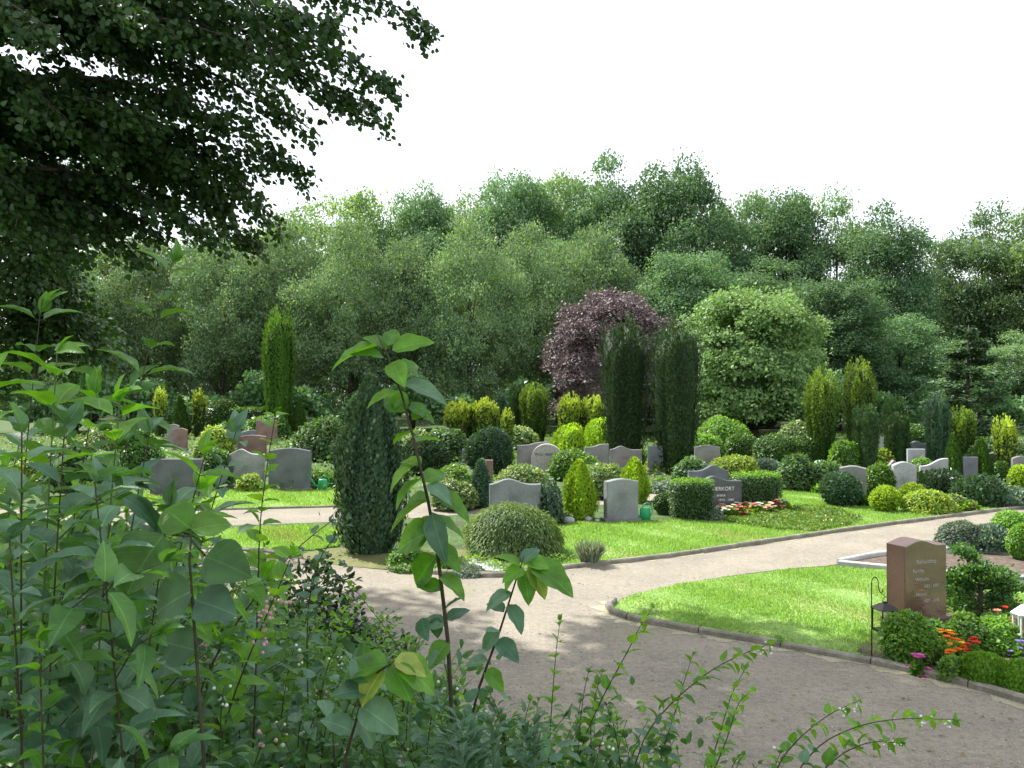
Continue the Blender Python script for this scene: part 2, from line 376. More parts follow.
sheet('flower_bed_soil', [(852, 656), (930, 673), (1024, 699), (1150, 740), (1150, 600), (1024, 600), (960, 604), (900, 622), (868, 640)], .022, M['soil'])
sheet('grave_bed_soil', [(842, 564), (892, 553), (1024, 556), (1150, 560), (1150, 598), (1024, 580), (900, 571)], .018, M['soil'], smooth=0)
sheet('garden_bed_soil', [(385, 556), (345, 546), (290, 556), (340, 566), (392, 570), (440, 573), (495, 577), (530, 573), (556, 564), (540, 550), (480, 548)], .010, noisemat('mossy_soil', [(.35, (.17, .14, .09)), (.5, (.15, .15, .05)), (.65, (.09, .14, .03))], 5, rough=.95, bump=.6, fine=(40, .3)))
def kerb(pix, w=.09, h=.075, mat=None, seg=.95, off=0.0, name='kerb'):
    P = np.array([at(*p) for p in pix]); 
    for _ in range(2):
        Q = [P[0]]
        for a, b2 in zip(P[:-1], P[1:]): Q += [a * .75 + b2 * .25, a * .25 + b2 * .75]
        P = np.array(Q + [P[-1]])
    L = np.concatenate([[0], np.cumsum(np.linalg.norm(np.diff(P, axis=0), axis=1))])
    s = 0.0; b = MB()
    while s < L[-1] - .1:
        e = min(s + seg, L[-1]); tt = np.linspace(s + .008, e - .008, 4)
        C = np.stack([np.interp(tt, L, P[:, 0]), np.interp(tt, L, P[:, 1])], 1)
        T = nrm(np.gradient(C, axis=0)); S = np.stack([-T[:, 1], T[:, 0]], 1)
        hh = h + rng.normal(0, .004); c = .018
        prof = [(-w / 2, -.1), (-w / 2, hh - c), (-w / 2 + c, hh), (w / 2 - c, hh), (w / 2, hh - c), (w / 2, -.1)]
        V = np.array([[*(C[i] + S[i] * a), z] for i in range(4) for a, z in prof]); k = 6
        Fs = [(i * k + j, (i + 1) * k + j, (i + 1) * k + j + 1, i * k + j + 1) for i in range(3) for j in range(5)]
        Fs += [tuple(range(6)), tuple(18 + j for j in range(6))[::-1]]
        b.add(V, Fs); s = e
    return tag(b.build(name, mat or M['kerb'], smooth=False), kind='structure')
kerb(KERB_MID); kerb(KERB_NEAR[2:])
kerb([(-50, 517), (200, 510.5), (345, 507), (420, 504)], w=.08, h=.05)
kerb([(150, 548), (240, 549), (300, 556)], w=.08, h=.05)
kerb([(838, 565), (889, 570), (1024, 581), (1150, 594)], w=.08, h=.09, mat=M['pkerb'], seg=1.6)
kerb([(838, 564), (890, 553.5), (975, 551.5), (1024, 556), (1150, 562)], w=.08, h=.09, mat=M['pkerb'], seg=1.6)

# grass blades, pebbles (uncountable)
def inside(P, Q):
    x, y = Q[:, 0], Q[:, 1]; r = np.zeros(len(Q), bool); n = len(P)
    for i in range(n):
        (x0, y0), (x1, y1) = P[i], P[(i + 1) % n]
        c = ((y0 > y) != (y1 > y)) & (x < (x1 - x0) * (y - y0) / (y1 - y0 + 1e-12) + x0); r ^= c
    return r
def scatter(P, n):
    lo, hi = P.min(0), P.max(0); out = []
    tot = 0
    while tot < n:
        Q = rng.uniform(lo, hi, (n, 2)); Q = Q[inside(P, Q)]; out.append(Q); tot += len(Q)
    return np.concatenate(out)[:n]
def patchn(Q, s=1.0):
    return np.sin(Q[:, 0] * 2.1 * s + 1.3) * np.sin(Q[:, 1] * 1.7 * s + .4) + .6 * np.sin(Q[:, 0] * 5.3 * s + Q[:, 1] * 3.1 * s)
def blades(P, z, n, h):
    P = P.copy(); P[:, 1] = np.minimum(P[:, 1], 60); P[:, 0] = np.minimum(P[:, 0], 14)
    Q = scatter(P, n); f = FOL()
    d = np.stack([rng.normal(0, .45, n), rng.normal(0, .45, n), np.ones(n)], 1)
    L = h * rng.uniform(.5, 1.3, n) * (1 + .35 * patchn(Q))
    mi = np.where((patchn(Q, .7) + rng.normal(0, .6, n)) > 1.5, 1, 0)
    f.add(np.column_stack([Q, np.full(n, z)]), d, rng.normal(0, 1, (n, 3)), L, T_TRI, mi, W=1.0)
    o = f.build('grass', [G['grass'], G['dry']]); return tag(o, 'short mown grass blades of the lawn', 'grass', kind='stuff')
for (P, z), n, h in zip(LAWNS, (60000, 70000, 20000, 16000), (.05, .035, .06, .055)): blades(P, z, n, h)
def pebbles():
    f = FOL(); n = 9000
    px = rng.uniform(300, 1100, n); py = rng.uniform(540, 790, n)
    d = F * CH / (py - HY); Q = np.stack([(px - 512) / F * d, d], 1)
    T = (np.array([[0, 0, 0], [.6, .5, .35], [1.1, 0, 0], [.5, -.55, .3], [.5, 0, .6]]), [(0, 4, 1), (1, 4, 2), (2, 4, 3), (3, 4, 0)])
    ok = inside(np.array([at(*p) for p in KERB_NEAR] + [(9, 9), (9, 12)]), Q) == False
    lawnok = ~inside(LAWNS[0][0], Q) & ~inside(LAWNS[1][0], Q)
    Q = Q[ok & lawnok]; n = len(Q)
    a = rng.uniform(0, 6.28, n)
    f.add(np.column_stack([Q, np.full(n, .003)]), np.stack([np.cos(a), np.sin(a), 0 * a], 1), (0, 0, 1), rng.uniform(.005, .014, n) * rng.choice([1, 1, 1, 1.8], n), T, rng.choice([0, 0, 1, 2], n))
    tag(f.build('gravel', [plain('pebble_grey', (.27, .25, .21)), plain('pebble_pale', (.38, .36, .32)), plain('pebble_brown', (.17, .145, .115))]), 'loose pebbles and crumbs of earth on the path', 'gravel', kind='stuff')
pebbles()
VERGE = noisemat('mossy_dust', [(.35, (.33, .295, .235)), (.55, (.31, .285, .19)), (.7, (.25, .255, .14))], 7, rough=.95, bump=.4, fine=(60, .25))
def verge(pix, w, z=.007):
    P = np.array([at(*p) for p in pix]); P = np.array([np.array([np.interp(u, np.arange(len(P)), P[:, k]) for k in (0, 1)]) for u in np.linspace(0, len(P) - 1, 90)])
    T = nrm(np.gradient(P, axis=0)); S = np.stack([-T[:, 1], T[:, 0]], 1); ww = w * (.75 + .35 * np.sin(np.arange(90) * .9) + .2 * np.sin(np.arange(90) * 2.3))
    A = P + S * .0; B = P + S * ww[:, None]; V = [(*p, z) for p in A] + [(*p, z) for p in B]
    b = MB(); b.add(V, [(i, i + 1, 91 + i, 90 + i) if w > 0 else (i, 90 + i, 91 + i, i + 1) for i in range(89)]); tag(b.build('path_edge', VERGE, smooth=False), kind='structure')
verge(KERB_NEAR[2:], -.20); verge(KERB_MID[4:], -.14, .0075)
def litter():
    f = FOL(); n = 420; px = rng.uniform(330, 1150, n); py = rng.uniform(505, 790, n); d = F * CH / (py - HY); a = rng.uniform(0, 6.28, n)
    f.add(np.stack([(px - 512) / F * d, d, .02 + 0 * d], 1), np.stack([np.cos(a), np.sin(a), .1 + 0 * a], 1), rng.normal(0, .3, (n, 3)) + [0, 0, 1], rng.uniform(.02, .05, n), T_HEX, rng.choice([0, 1], n))
    tag(f.build('fallen_leaves', [leafmat('dead_leaf', (.16, .10, .05), (.30, .22, .10), .1), leafmat('fallen_green_leaf', (.16, .18, .05), (.28, .26, .08), .2)]), 'scattered small fallen leaves on path and lawn', 'leaf litter', kind='stuff')
litter()
# ------------------------------------------------------------------ shaped foliage
T_STRAND = (np.array([[0, .05, 0], [.5, .13, .05], [1, 0, -.12], [.5, -.13, .05]]), [(0, 1, 2, 3)])
def lump(D, k=6, f=3.0, seed=0):
    r = np.random.default_rng(abs(seed) + 11); s = 0
    for i in range(k):
        w = r.normal(0, f, 3); s = s + np.sin(D @ w + r.uniform(0, 6.28))
    return s / k ** .5
def sphere_pts(n):
    v = rng.normal(0, 1, (n, 3)); return nrm(v)
def grid_sphere(fn, nu=24, nv=14):
    th = np.arange(nu) / nu * 2 * np.pi; ph = np.linspace(-np.pi / 2, np.pi / 2, nv)
    D = np.array([[math.cos(p) * math.cos(t), math.cos(p) * math.sin(t), math.sin(p)] for p in ph for t in th])
    Fs = [(j * nu + i, j * nu + (i + 1) % nu, (j + 1) * nu + (i + 1) % nu, (j + 1) * nu + i) for j in range(nv - 1) for i in range(nu)]
    return fn(D), Fs
def surf(shape, D, W, H, seed):
    """direction D on the unit sphere -> point on the plant's surface and its outward normal"""
    z = D[:, 2]; az = np.arctan2(D[:, 1], D[:, 0])
    h = np.hypot(D[:, 0], D[:, 1])
    hd = D[:, :2] / np.maximum(h, 1e-6)[:, None]
    t = (z + 1) / 2
    if shape == 'ball':
        r = 1 + .05 * lump(D, 5, 2.2, seed); P = D * r[:, None] * [W / 2, W / 2, H / 2]; P[:, 2] += H / 2
        return P, nrm(D * [1 / W, 1 / W, 1 / H])
    if shape == 'dome':
        r = 1 + .09 * lump(D, 6, 2.6, seed)
        zz = np.where(z < 0, z * .25, z); P = np.stack([D[:, 0] * r * W / 2, D[:, 1] * r * W / 2, (zz + .25) / 1.25 * H * r], 1)
        return P, nrm(D + [0, 0, .1])
    if shape in ('cone', 'spire', 'column', 'vase', 'flame', 'bullet'):
        prof = {'cone': lambda t: (1 - t) ** .75 * np.minimum(1, .35 + 4 * t),
                'flame': lambda t: np.interp(t, [0, .08, .22, .5, .68, .82, .93, 1], [.62, .85, .98, .93, .74, .5, .27, .06]),
                'bullet': lambda t: (1 - t ** 2.3) ** .8 * np.minimum(1, .72 + 1.2 * t),
                'spire': lambda t: (1 - t ** 2.6) ** .7 * np.minimum(1, .75 + 1.5 * t) * .95,
                'column': lambda t: (1 - t ** 22) ** .6 * (.72 + .28 * np.minimum(1, t * 1.6)),
                'vase': lambda t: (1 - np.clip(t, 0, 1) ** 14) ** .6 * (.5 + .5 * t ** .8) * .93}[shape]
        t = np.where(t > .985, .985 + (t - .985) * 1, t)
        rid = {'bullet': .09, 'cone': .07, 'spire': .08, 'column': .12, 'vase': .15, 'flame': .10}[shape]
        k = 7 + seed % 5
        r = prof(t) * (1 + rid * np.sin(k * az + seed + 1.5 * np.sin(2 * az)) + rid * .9 * lump(D * [1, 1, .6], 5, 4.5, seed))
        H2 = H * (1 + (rid * .5 * np.sin(3 * az + seed * 1.7) + rid * .5 * np.sin(k * az + seed)) * np.clip(t * 2 - .9, 0, 1) * (shape in ('vase', 'column')))
        P = np.column_stack([hd * (r * W / 2)[:, None], t * H2])
        top = np.clip((t - .85) / .15, 0, 1) if shape in ('column', 'vase') else .25 + 0 * t
        return P, nrm(np.column_stack([hd * (1 - top * .8)[:, None], top]))
    if shape == 'hedge':
        q = np.abs(D); m = np.maximum(np.maximum(q[:, 0], q[:, 1]), q[:, 2])[:, None]
        C = D / m; C = C * .88 + D * .15; r = 1 + .03 * lump(D, 5, 3, seed)
        P = C * r[:, None] * [W / 2, W / 2, H / 2]; P[:, 2] += H / 2
        n = np.where(q == m, np.sign(D), 0) + D * .3
        return P, nrm(n)
def shaped(shape, W, H, leaf, mode, seed, mi=None, depth=1.0, cover=2.6, cap=9000, T=None, yscale=1.0, core=.86, shell=.12):
    """foliage mesh data of one clipped or columnar plant, origin at its foot"""
    area = math.pi * W * (H * .8 + W * .4); n = int(min(cap, area / (leaf * leaf * .36) * cover))
    f = FOL()
    D = sphere_pts(n)
    if shape in ('cone', 'spire', 'column', 'vase', 'flame', 'bullet'):
        zz = rng.uniform(-1, 1, n) if shape != 'cone' else 1 - 2 * rng.uniform(0, 1, n) ** .62 
        if shape == 'cone': zz = -zz * 1.0; zz = -1 + 2 * (1 - rng.uniform(0, 1, n) ** .6)
        a = rng.uniform(0, 2 * np.pi, n); hh = np.sqrt(np.maximum(0, 1 - zz ** 2)); D = np.stack([np.cos(a) * hh, np.sin(a) * hh, zz], 1)
        D[:, :2] = np.where(hh[:, None] < .05, np.stack([np.cos(a), np.sin(a)], 1) * .05, D[:, :2])
    if shape == 'dome': D = D[D[:, 2] > -.3]
    n = len(D)
    P, N = surf(shape, D, W, H, seed)
    q = rng.uniform(0, 1, n)
    C = np.array([0, 0, H * .45]); 
    if shape in ('ball', 'dome', 'hedge'): P = C + (P - C) * (1 - shell * q ** 2)[:, None]
    else: P = np.column_stack([P[:, :2] * (1 - shell * q ** 2)[:, None], P[:, 2]])
    P[:, :2] *= 1 + rng.exponential(.07 if shape == 'flame' else .035, (n, 1)); P[:, 2] *= 1 + rng.normal(0, .012, n)
    L = leaf * rng.uniform(.6, 1.4, n); J = rng.normal(0, 1, (n, 3))
    if mode == 'up': Dn = nrm(N * .45 + [0, 0, 1.0] + J * .22); Nn = N + J * .35; T = T or T_SPR
    elif mode == 'out': Dn = nrm(N + J * .55 + [0, 0, .25]); Nn = J + [0, 0, .6]; T = T or T_DIA
    elif mode == 'down': Dn = nrm(N * .6 + [0, 0, -.7] + J * .22); Nn = N + [0, 0, .5] + J * .4; T = T or T_STRAND
    elif mode == 'leaf': Dn = nrm(J + N * .6 - [0, 0, .15]); Nn = N + [0, 0, .6] + J * .45; T = T or T_DIA
    slot = np.zeros(n, int)
    if mi == 'tips':
        t = P[:, 2] / H; slot = np.where(rng.uniform(0, 1, n) < np.clip(1.25 * t ** 1.5 + .1 * lump(D, 4, 6, seed) - .1, .08, .95), 1, 0)
    elif mi == 'tops': slot = np.where((P[:, 2] > .9 * H) & (rng.uniform(0, 1, n) < .8), 1, 0)
    elif mi == 'mixed': slot = np.where(rng.uniform(0, 1, n) < .3, 1, 0)
    f.add(P, Dn, Nn, L, T, slot)
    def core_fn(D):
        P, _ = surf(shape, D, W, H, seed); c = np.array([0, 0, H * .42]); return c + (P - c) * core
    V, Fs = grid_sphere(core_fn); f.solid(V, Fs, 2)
    if yscale != 1:
        f.parts = [(V * [1, yscale, 1], a, b) for V, a, b in f.parts]
    return f
def stem_obj(parent, H, r, name='stem'):
    b = MB(); b.tube([(0, 0, -.05), (.01, 0, H * .3), (0, .01, H * .6)], [r, r * .8, r * .4], 7); return b.build(name, M['bark'], parent)

# kind: shape, mode, mats(base, alt, core), mi, cover, leaf factor
K = {
 'thujacol': ('column', 'up', ('thuja', 'fresh', 'yewin'), None, 2.8, 1.1),
 'yewcol': ('column', 'up', ('yew', 'juni', 'yewin'), 'mixed', 2.8, 1.15),
 'darkflame': ('flame', 'up', ('juni', 'blue', 'yewin'), 'mixed', 3.4, 1.9),
 'bluecol': ('column', 'up', ('blue', 'juni', 'yewin'), 'mixed', 2.6, 1.1),
 'goldcol': ('vase', 'up', ('yew', 'gold', 'yewin'), 'tips', 2.8, 1.15),
 'goldtop': ('vase', 'up', ('boxd', 'cover', 'yewin'), 'tips', 2.8, 1.1),
 'limecone': ('bullet', 'up', ('lime', 'fresh', 'boxd'), 'mixed', 2.8, 1.0),
 'limeball': ('dome', 'up', ('lime', 'fresh', 'boxd'), 'mixed', 2.8, 1.0),
 'limebush': ('ball', 'out', ('lime', 'cover', 'boxd'), 'mixed', 2.5, 1.0),
 'greencone': ('cone', 'up', ('boxd', 'box', 'yewin'), 'mixed', 3.0, .9),
 'bluespruce': ('cone', 'out', ('blue', 'juni', 'yewin'), 'mixed', 2.8, 1.1),
 'boxball': ('ball', 'leaf', ('boxd', 'box', 'yewin'), 'mixed', 3.0, .85),
 'cushion': ('dome', 'up', ('fresh', 'box', 'boxd'), 'mixed', 3.2, .9),
 'boxlime': ('ball', 'leaf', ('fresh', 'box', 'boxd'), 'mixed', 2.4, 1.15),
 'boxbright': ('ball', 'leaf', ('box', 'fresh', 'boxd'), 'mixed', 2.6, 1.0),
 'hedge': ('hedge', 'leaf', ('boxd', 'fresh', 'yewin'), 'tops', 3.0, .85),
 'juniball': ('ball', 'out', ('juni', 'blue', 'yewin'), 'mixed', 3.0, 1.1),
 'weeping': ('dome', 'down', ('mound', 'mound', 'juni'), 'mixed', 6.0, 1.8),
 'loose': ('dome', 'leaf', ('mid', 'fresh', 'yewin'), 'mixed', 1.9, 1.3),
 'freshbush': ('dome', 'leaf', ('fresh', 'box', 'boxd'), 'mixed', 2.0, 1.2),
 'rhodo': ('dome', 'leaf', ('rhodo', 'mid', 'yewin'), 'mixed', 2.0, 1.5),
 'pale': ('dome', 'leaf', ('pale', 'mid', 'boxd'), 'mixed', 2.0, 1.2),
 'grey': ('dome', 'leaf', ('grey', 'blue', 'juni'), 'mixed', 2.2, 1.0),
 'juniper': ('dome', 'out', ('juni', 'cot', 'yewin'), 'mixed', 2.6, 1.5),
 'bluejuni': ('dome', 'out', ('blue', 'grey', 'yewin'), 'mixed', 2.6, 1.3),
 'goldbush': ('dome', 'leaf', ('gold', 'fresh', 'boxd'), 'mixed', 2.2, 1.1),
}
SEED = [3]
def shrub(kind, cx, top, base, w, name, label, cat='shrub', group=None, yscale=1.0, cap=9000, cut=None):
    SEED[0] += 1; seed = SEED[0]
    shape, mode, ms, mi, cover, lf = K[kind]
    x, d = at(cx, base); W = w / F * d; H = (base - top) / F * d * 1.0
    # the foot is seen at its front: put the centre half a width behind it
    d2 = d + W * .42 * yscale; cap = 16000 if kind in ('weeping', 'darkflame') else cap; x = (cx - 512) / F * d2; W = w / F * d2
    H = CH - (top - HY) / F * d2 if top < base else H
    leaf = max(.035, .0026 * d2) * lf; base = base
    f = shaped(shape, W, H, leaf, mode, seed, mi, cover=cover, cap=cap, yscale=yscale)
    root = empty(name, (x, d2, 0), label, cat, group)
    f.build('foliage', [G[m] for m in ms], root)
    if H > .5 and kind not in ('weeping',): stem_obj(root, H, max(.02, W * .04))
    return root

# ------------------------------------------------------------------ headstones
def outline(kind, w, h):
    h2 = w / 2
    if kind == 'flat': top = [(-h2, h), (h2, h)]
    elif kind == 'arch': top = [(-h2, h * .9)] + [(x * h2, h * .9 + h * .1 * math.cos(x * math.pi / 2)) for x in np.linspace(-.95, .95, 13)] + [(h2, h * .9)]
    elif kind == 'crown': top = [(x * h2, h * (.93 + .07 * (math.cos(x * math.pi * .8) * .5 + .5) ** 1.0)) for x in np.linspace(-1, 1, 15)]
    elif kind == 'shoulder':   # high left of the middle, sinking to the right
        top = [(x * h2, h * (.86 + .14 * math.exp(-((x + .25) / .5) ** 2) + .03 * max(0, x - .5))) for x in np.linspace(-1, 1, 21)]
    elif kind == 'gentle': top = [(x * h2, h * (.965 + .035 * math.cos(max(-1, min(1, (x + .25) / .95)) * math.pi))) for x in np.linspace(-1, 1, 25)]
    elif kind == 'wave': top = [(x * h2, h * (.78 + .22 * (math.exp(-((x - .25) / .42) ** 2)))) for x in np.linspace(-1, 1, 21)]
    elif kind == 'wavel': top = [(x * h2, h * (.86 + .14 * (math.exp(-((x + .3) / .4) ** 2)))) for x in np.linspace(-1, 1, 21)]
    elif kind == 'slant': top = [(x * h2, h * (.70 + .30 * (1 / (1 + math.exp(-4 * x))))) for x in np.linspace(-1, 1, 15)]
    elif kind == 'rise': top = [(x * h2, h * (.9 + .10 * (1 / (1 + math.exp(-6 * x))))) for x in np.linspace(-1, 1, 15)]
    elif kind == 'round': top = [(x * h2, h * (.55 + .45 * math.sqrt(max(0, 1 - x * x)))) for x in np.linspace(-1, 1, 17)]
    return [(-h2, 0)] + top + [(h2, 0)]
def slab_mesh(kind, w, h, t, bev=.012):
    P = np.array(outline(kind, w, h)); n = len(P)
    c = np.array([0, h * .5]); In = c + (P - c) * (1 - 2 * bev / np.array([w, h]))
    rings = [(In, -t / 2), (P, -t / 2 + bev), (P, t / 2 - bev), (In, t / 2)]
    V = np.array([[x, y, z] for R, y in rings for x, z in R])
    Fs = [(a * n + j, a * n + (j + 1) % n, (a + 1) * n + (j + 1) % n, (a + 1) * n + j) for a in range(3) for j in range(n)]
    Fs += [tuple(range(n))[::-1], tuple(3 * n + j for j in range(n))]
    return V, Fs
def lettering(root, lines, t, mat):
    """lines: (text, x, z, size) on the front face (local -y)"""
    for s, x, z, sz in lines:
        c = bpy.data.curves.new('lettering', 'FONT'); c.body = s; c.size = sz; c.align_x = 'CENTER'; c.extrude = .003; c.materials.append(mat)
        tmp = bpy.data.objects.new('tmp', c); COL.objects.link(tmp); me = bpy.data.meshes.new_from_object(tmp.evaluated_get(bpy.context.evaluated_depsgraph_get()))
        bpy.data.objects.remove(tmp); me.name = 'lettering'; o = bpy.data.objects.new('lettering', me); COL.objects.link(o); o.parent = root
        o.location = (x, -t / 2 - .002, z); o.rotation_euler = (math.pi / 2, 0, 0)
def stone(l, r, top, base, kind, mat, label, yaw=0, t=.14, lines=(), lmat=None, group=None, plinth=True, matname=None):
    cx = (l + r) / 2; x, d = at(cx, base)
    ya = math.radians(yaw); pw = (r - l) / F * d
    w = max(.2, (pw - t * abs(math.sin(ya))) / math.cos(ya)); h = CH - (top - HY) / F * d
    root = empty('headstone', (x, d + t / 2, 0), label, 'headstone', group, ya)
    b = MB(); V, Fs = slab_mesh(kind, w, h - .05, t); V[:, 2] += .05; b.add(V, Fs)
    b.build('slab', mat, root, smooth=False)
    if plinth:
        p = MB(); p.box(-w / 2 - .05, w / 2 + .05, -t / 2 - .05, t / 2 + .05, -.05, .06); o = p.build('plinth', M['midst'], root, smooth=False)
    if lines: lettering(root, [(s, a * w, z * h, q * h) for s, a, z, q in lines], t, lmat or M['dimlet'])
    return root

# ------------------------------------------------------------------ trees
def bezier(p0, p1, p2, n=10):
    t = np.linspace(0, 1, n)[:, None]; p0, p1, p2 = map(np.asarray, (p0, p1, p2))
    return (1 - t) ** 2 * p0 + 2 * t * (1 - t) * p1 + t * t * p2
def crown_proto(W, H, z0, ncl, nleaf, leaf, mats, style='round', seed=1, alt=.3, trunkr=.25, core=0):
    """mesh data of a crown of many leafy clumps round real limbs; returns (crown mesh, trunk mesh)"""
    r = np.random.default_rng(seed)
    C = []; R = []
    tries = 0
    while len(C) < ncl and tries < 20000:
        tries += 1
        v = nrm(r.normal(0, 1, 3)); q = r.uniform(.1, 1) ** .4
        t = (v[2] * q + 1) / 2
        if style == 'round': p = v * q * [W / 2, W / 2, (H - z0) / 2] * .9 + [0, 0, (H + z0) / 2]; cr = W * r.uniform(.10, .18)
        elif style == 'upright':
            wz = (.55 + .45 * math.sin(math.pi * min(1, t * 1.15))) ; p = v * q * [W / 2 * wz, W / 2 * wz, (H - z0) / 2] + [0, 0, (H + z0) / 2]; cr = W * r.uniform(.08, .14)
        elif style == 'dome':
            if v[2] < -.55: continue
            q = r.uniform(.72, .98)
            p = v * q * [W / 2, W / 2, (H - z0) * .62] + [0, 0, z0 + (H - z0) * .38]; cr = W * r.uniform(.09, .15)
        elif style == 'irregular':
            wz = .85 + .15 * math.sin(5 * t + seed) ; p = v * q * [W / 2 * wz, W / 2 * wz, (H - z0) / 2] * .92 + [0, 0, (H + z0) / 2]; cr = W * r.uniform(.08, .17)
        if C and min(np.linalg.norm((np.array(C) - p) / [1, 1, 1], axis=1)) < cr * .55: continue
        C.append(p); R.append(cr)
    C = np.array(C); R = np.array(R); el = 1.5 if style == 'upright' else (.8 if style in ('dome', 'round') else 1.0)
    w = R ** 2; idx = r.choice(len(C), nleaf, p=w / w.sum())
    D = nrm(r.normal(0, 1, (nleaf, 3))); D[:, 2] = np.where(D[:, 2] < -.2, -D[:, 2] * .7, D[:, 2]); D = nrm(D)
    s = r.uniform(.35, 1.0, nleaf) ** .5 * (1 + .25 * lump(D * 1.0 + C[idx] * .7, 5, 4, seed))
    P = C[idx] + D * (R[idx] * s)[:, None] * [1, 1, el]
    # stray sprays break the outline
    k = r.uniform(0, 1, nleaf) < .07; P[k] += D[k] * (R[idx][k] * .45)[:, None] * ([.6, .6, 1.8] if style == 'upright' else [1, 1, 1])
    J = r.normal(0, 1, (nleaf, 3))
    if style == 'dome': D = nrm(D + nrm(C[idx] - [0, 0, H * .3]) * .8)
    up = [0, 0, .9] if style == 'upright' else [0, 0, -.15]
    Dn = nrm(J * .8 + D * .5 + up); Nn = D * .9 + [0, 0, .5] + r.normal(0, .6, (nleaf, 3))
    f = FOL(); f.add(P, Dn, Nn, leaf * r.uniform(.55, 1.45, nleaf), T_DIA, (r.uniform(0, 1, nleaf) < alt).astype(int), W=.95 if style != 'upright' else .7)
    if core:
        V, Fs = grid_sphere(lambda D: D * [W / 2 * core, W / 2 * core, (H - z0) * .55 * core] * (1 + .08 * lump(D, 5, 3, seed))[:, None] + [0, 0, z0 + (H - z0) * .42]); f.solid(V, Fs, 2)
    me = f.build('tmp', [G[m] for m in mats]); m1 = me.data; bpy.data.objects.remove(me)
    b = MB(); top = np.array([r.normal(0, .2), r.normal(0, .2), z0 + (H - z0) * .75])
    tr = bezier((0, 0, -.3), (r.normal(0, .3), r.normal(0, .3), H * .4), top, 9); b.tube(tr, np.linspace(trunkr * 1.2, trunkr * .18, 9), 8)
    for i in r.choice(len(C), min(len(C), 22), replace=False):
        c = C[i]; h0 = max(z0 * .55, min(c[2] * .7, top[2] * .9)) ; k2 = np.clip(h0 / top[2], 0, 1); p0 = tr[int(k2 * 8)]
        b.tube(bezier(p0, (p0 + c) / 2 + [0, 0, -R[i] * .4], c, 6), np.linspace(trunkr * .32, .02, 6), 5, cap=False)
    o = b.build('tmp', M['bark']); m2 = o.data; bpy.data.objects.remove(o)
    m1.name = 'crown'; m2.name = 'trunk'
    return m1, m2, W, H
PROTO = {
 'willow': [crown_proto(10, 16, .3, 150, 60000, .19, ('will', 'willt'), 'upright', s) for s in (1, 2, 3)],
 'poplar': [crown_proto(12, 20, 2, 120, 50000, .24, ('willt', 'will'), 'round', s, .35) for s in (4, 5)],
 'oak': [crown_proto(13, 20, 2.0, 100, 60000, .23, ('oak', 'oak2'), 'irregular', s, .3, .35) for s in (6, 7, 8)],
 'alder': [crown_proto(11, 18, 3.0, 75, 34000, .23, ('oak2', 'willt'), 'irregular', s, .2, .25) for s in (9, 10)],
 'round': [crown_proto(8, 8.6, .1, 150, 60000, .18, ('maple', 'maple', 'boxd'), 'dome', 12, .25, .2, core=.64)],
 'plum': [crown_proto(7, 8.3, .2, 130, 46000, .15, ('plum', 'plum', 'plum'), 'dome', 13, .3, .18, core=.6)],
}
def tree(kind, cx, top, d, w, name, label, group=None, var=0, rz=None, cat='tree'):
    m1, m2, W, H = PROTO[kind][var % len(PROTO[kind])]
    if name == 'woodland_tree': top -= 9; w *= 1.22
    x = (cx - 512) / F * d; h = CH + (HY - top) / F * d; sw = (w / F * d) / W; sh = h / (H * 1.03)
    root = empty(name, (x, d, 0), label, cat, group, rz if rz is not None else rng.uniform(0, 6.28))
    root.scale = (sw, sw, sh)
    link('crown', m1, root); link('trunk', m2, root)
    return root
# ------------------------------------------------------------------ far wood
GW = 'silver-leaved willows along the front of the wood'
for i, (cx, top, d, w, k, v, lab) in enumerate([
  (75, 262, 60, 120, 'willow', 0, 'silver green willow of the wood, half behind the dark hanging linden boughs'),
  (150, 240, 64, 130, 'willow', 1, 'grey green willow above the two small yellow-tipped columns'),
  (222, 232, 62, 125, 'willow', 2, 'dense willow just left of the tall bright green column, at the wood edge'),
  (290, 228, 65, 125, 'willow', 0, 'willow of the wood edge directly behind the tall bright green column'),
  (350, 226, 62, 125, 'willow', 1, 'willow of the wood edge behind the top leaves of the young sapling'),
  (412, 232, 64, 120, 'willow', 2, 'willow of the wood edge above the dark spindle juniper'),
  (470, 222, 62, 120, 'willow', 0, 'silvery willow above the golden yew pair in the middle of the wood edge'),
  (528, 228, 66, 125, 'willow', 1, 'willow of the wood edge directly left of the purple-leaved plum'),
  (590, 222, 68, 125, 'willow', 2, 'pale topped willow rising behind the purple-leaved plum')]):
    tree(k, cx, top, d, w, 'willow_tree', lab, GW, v)
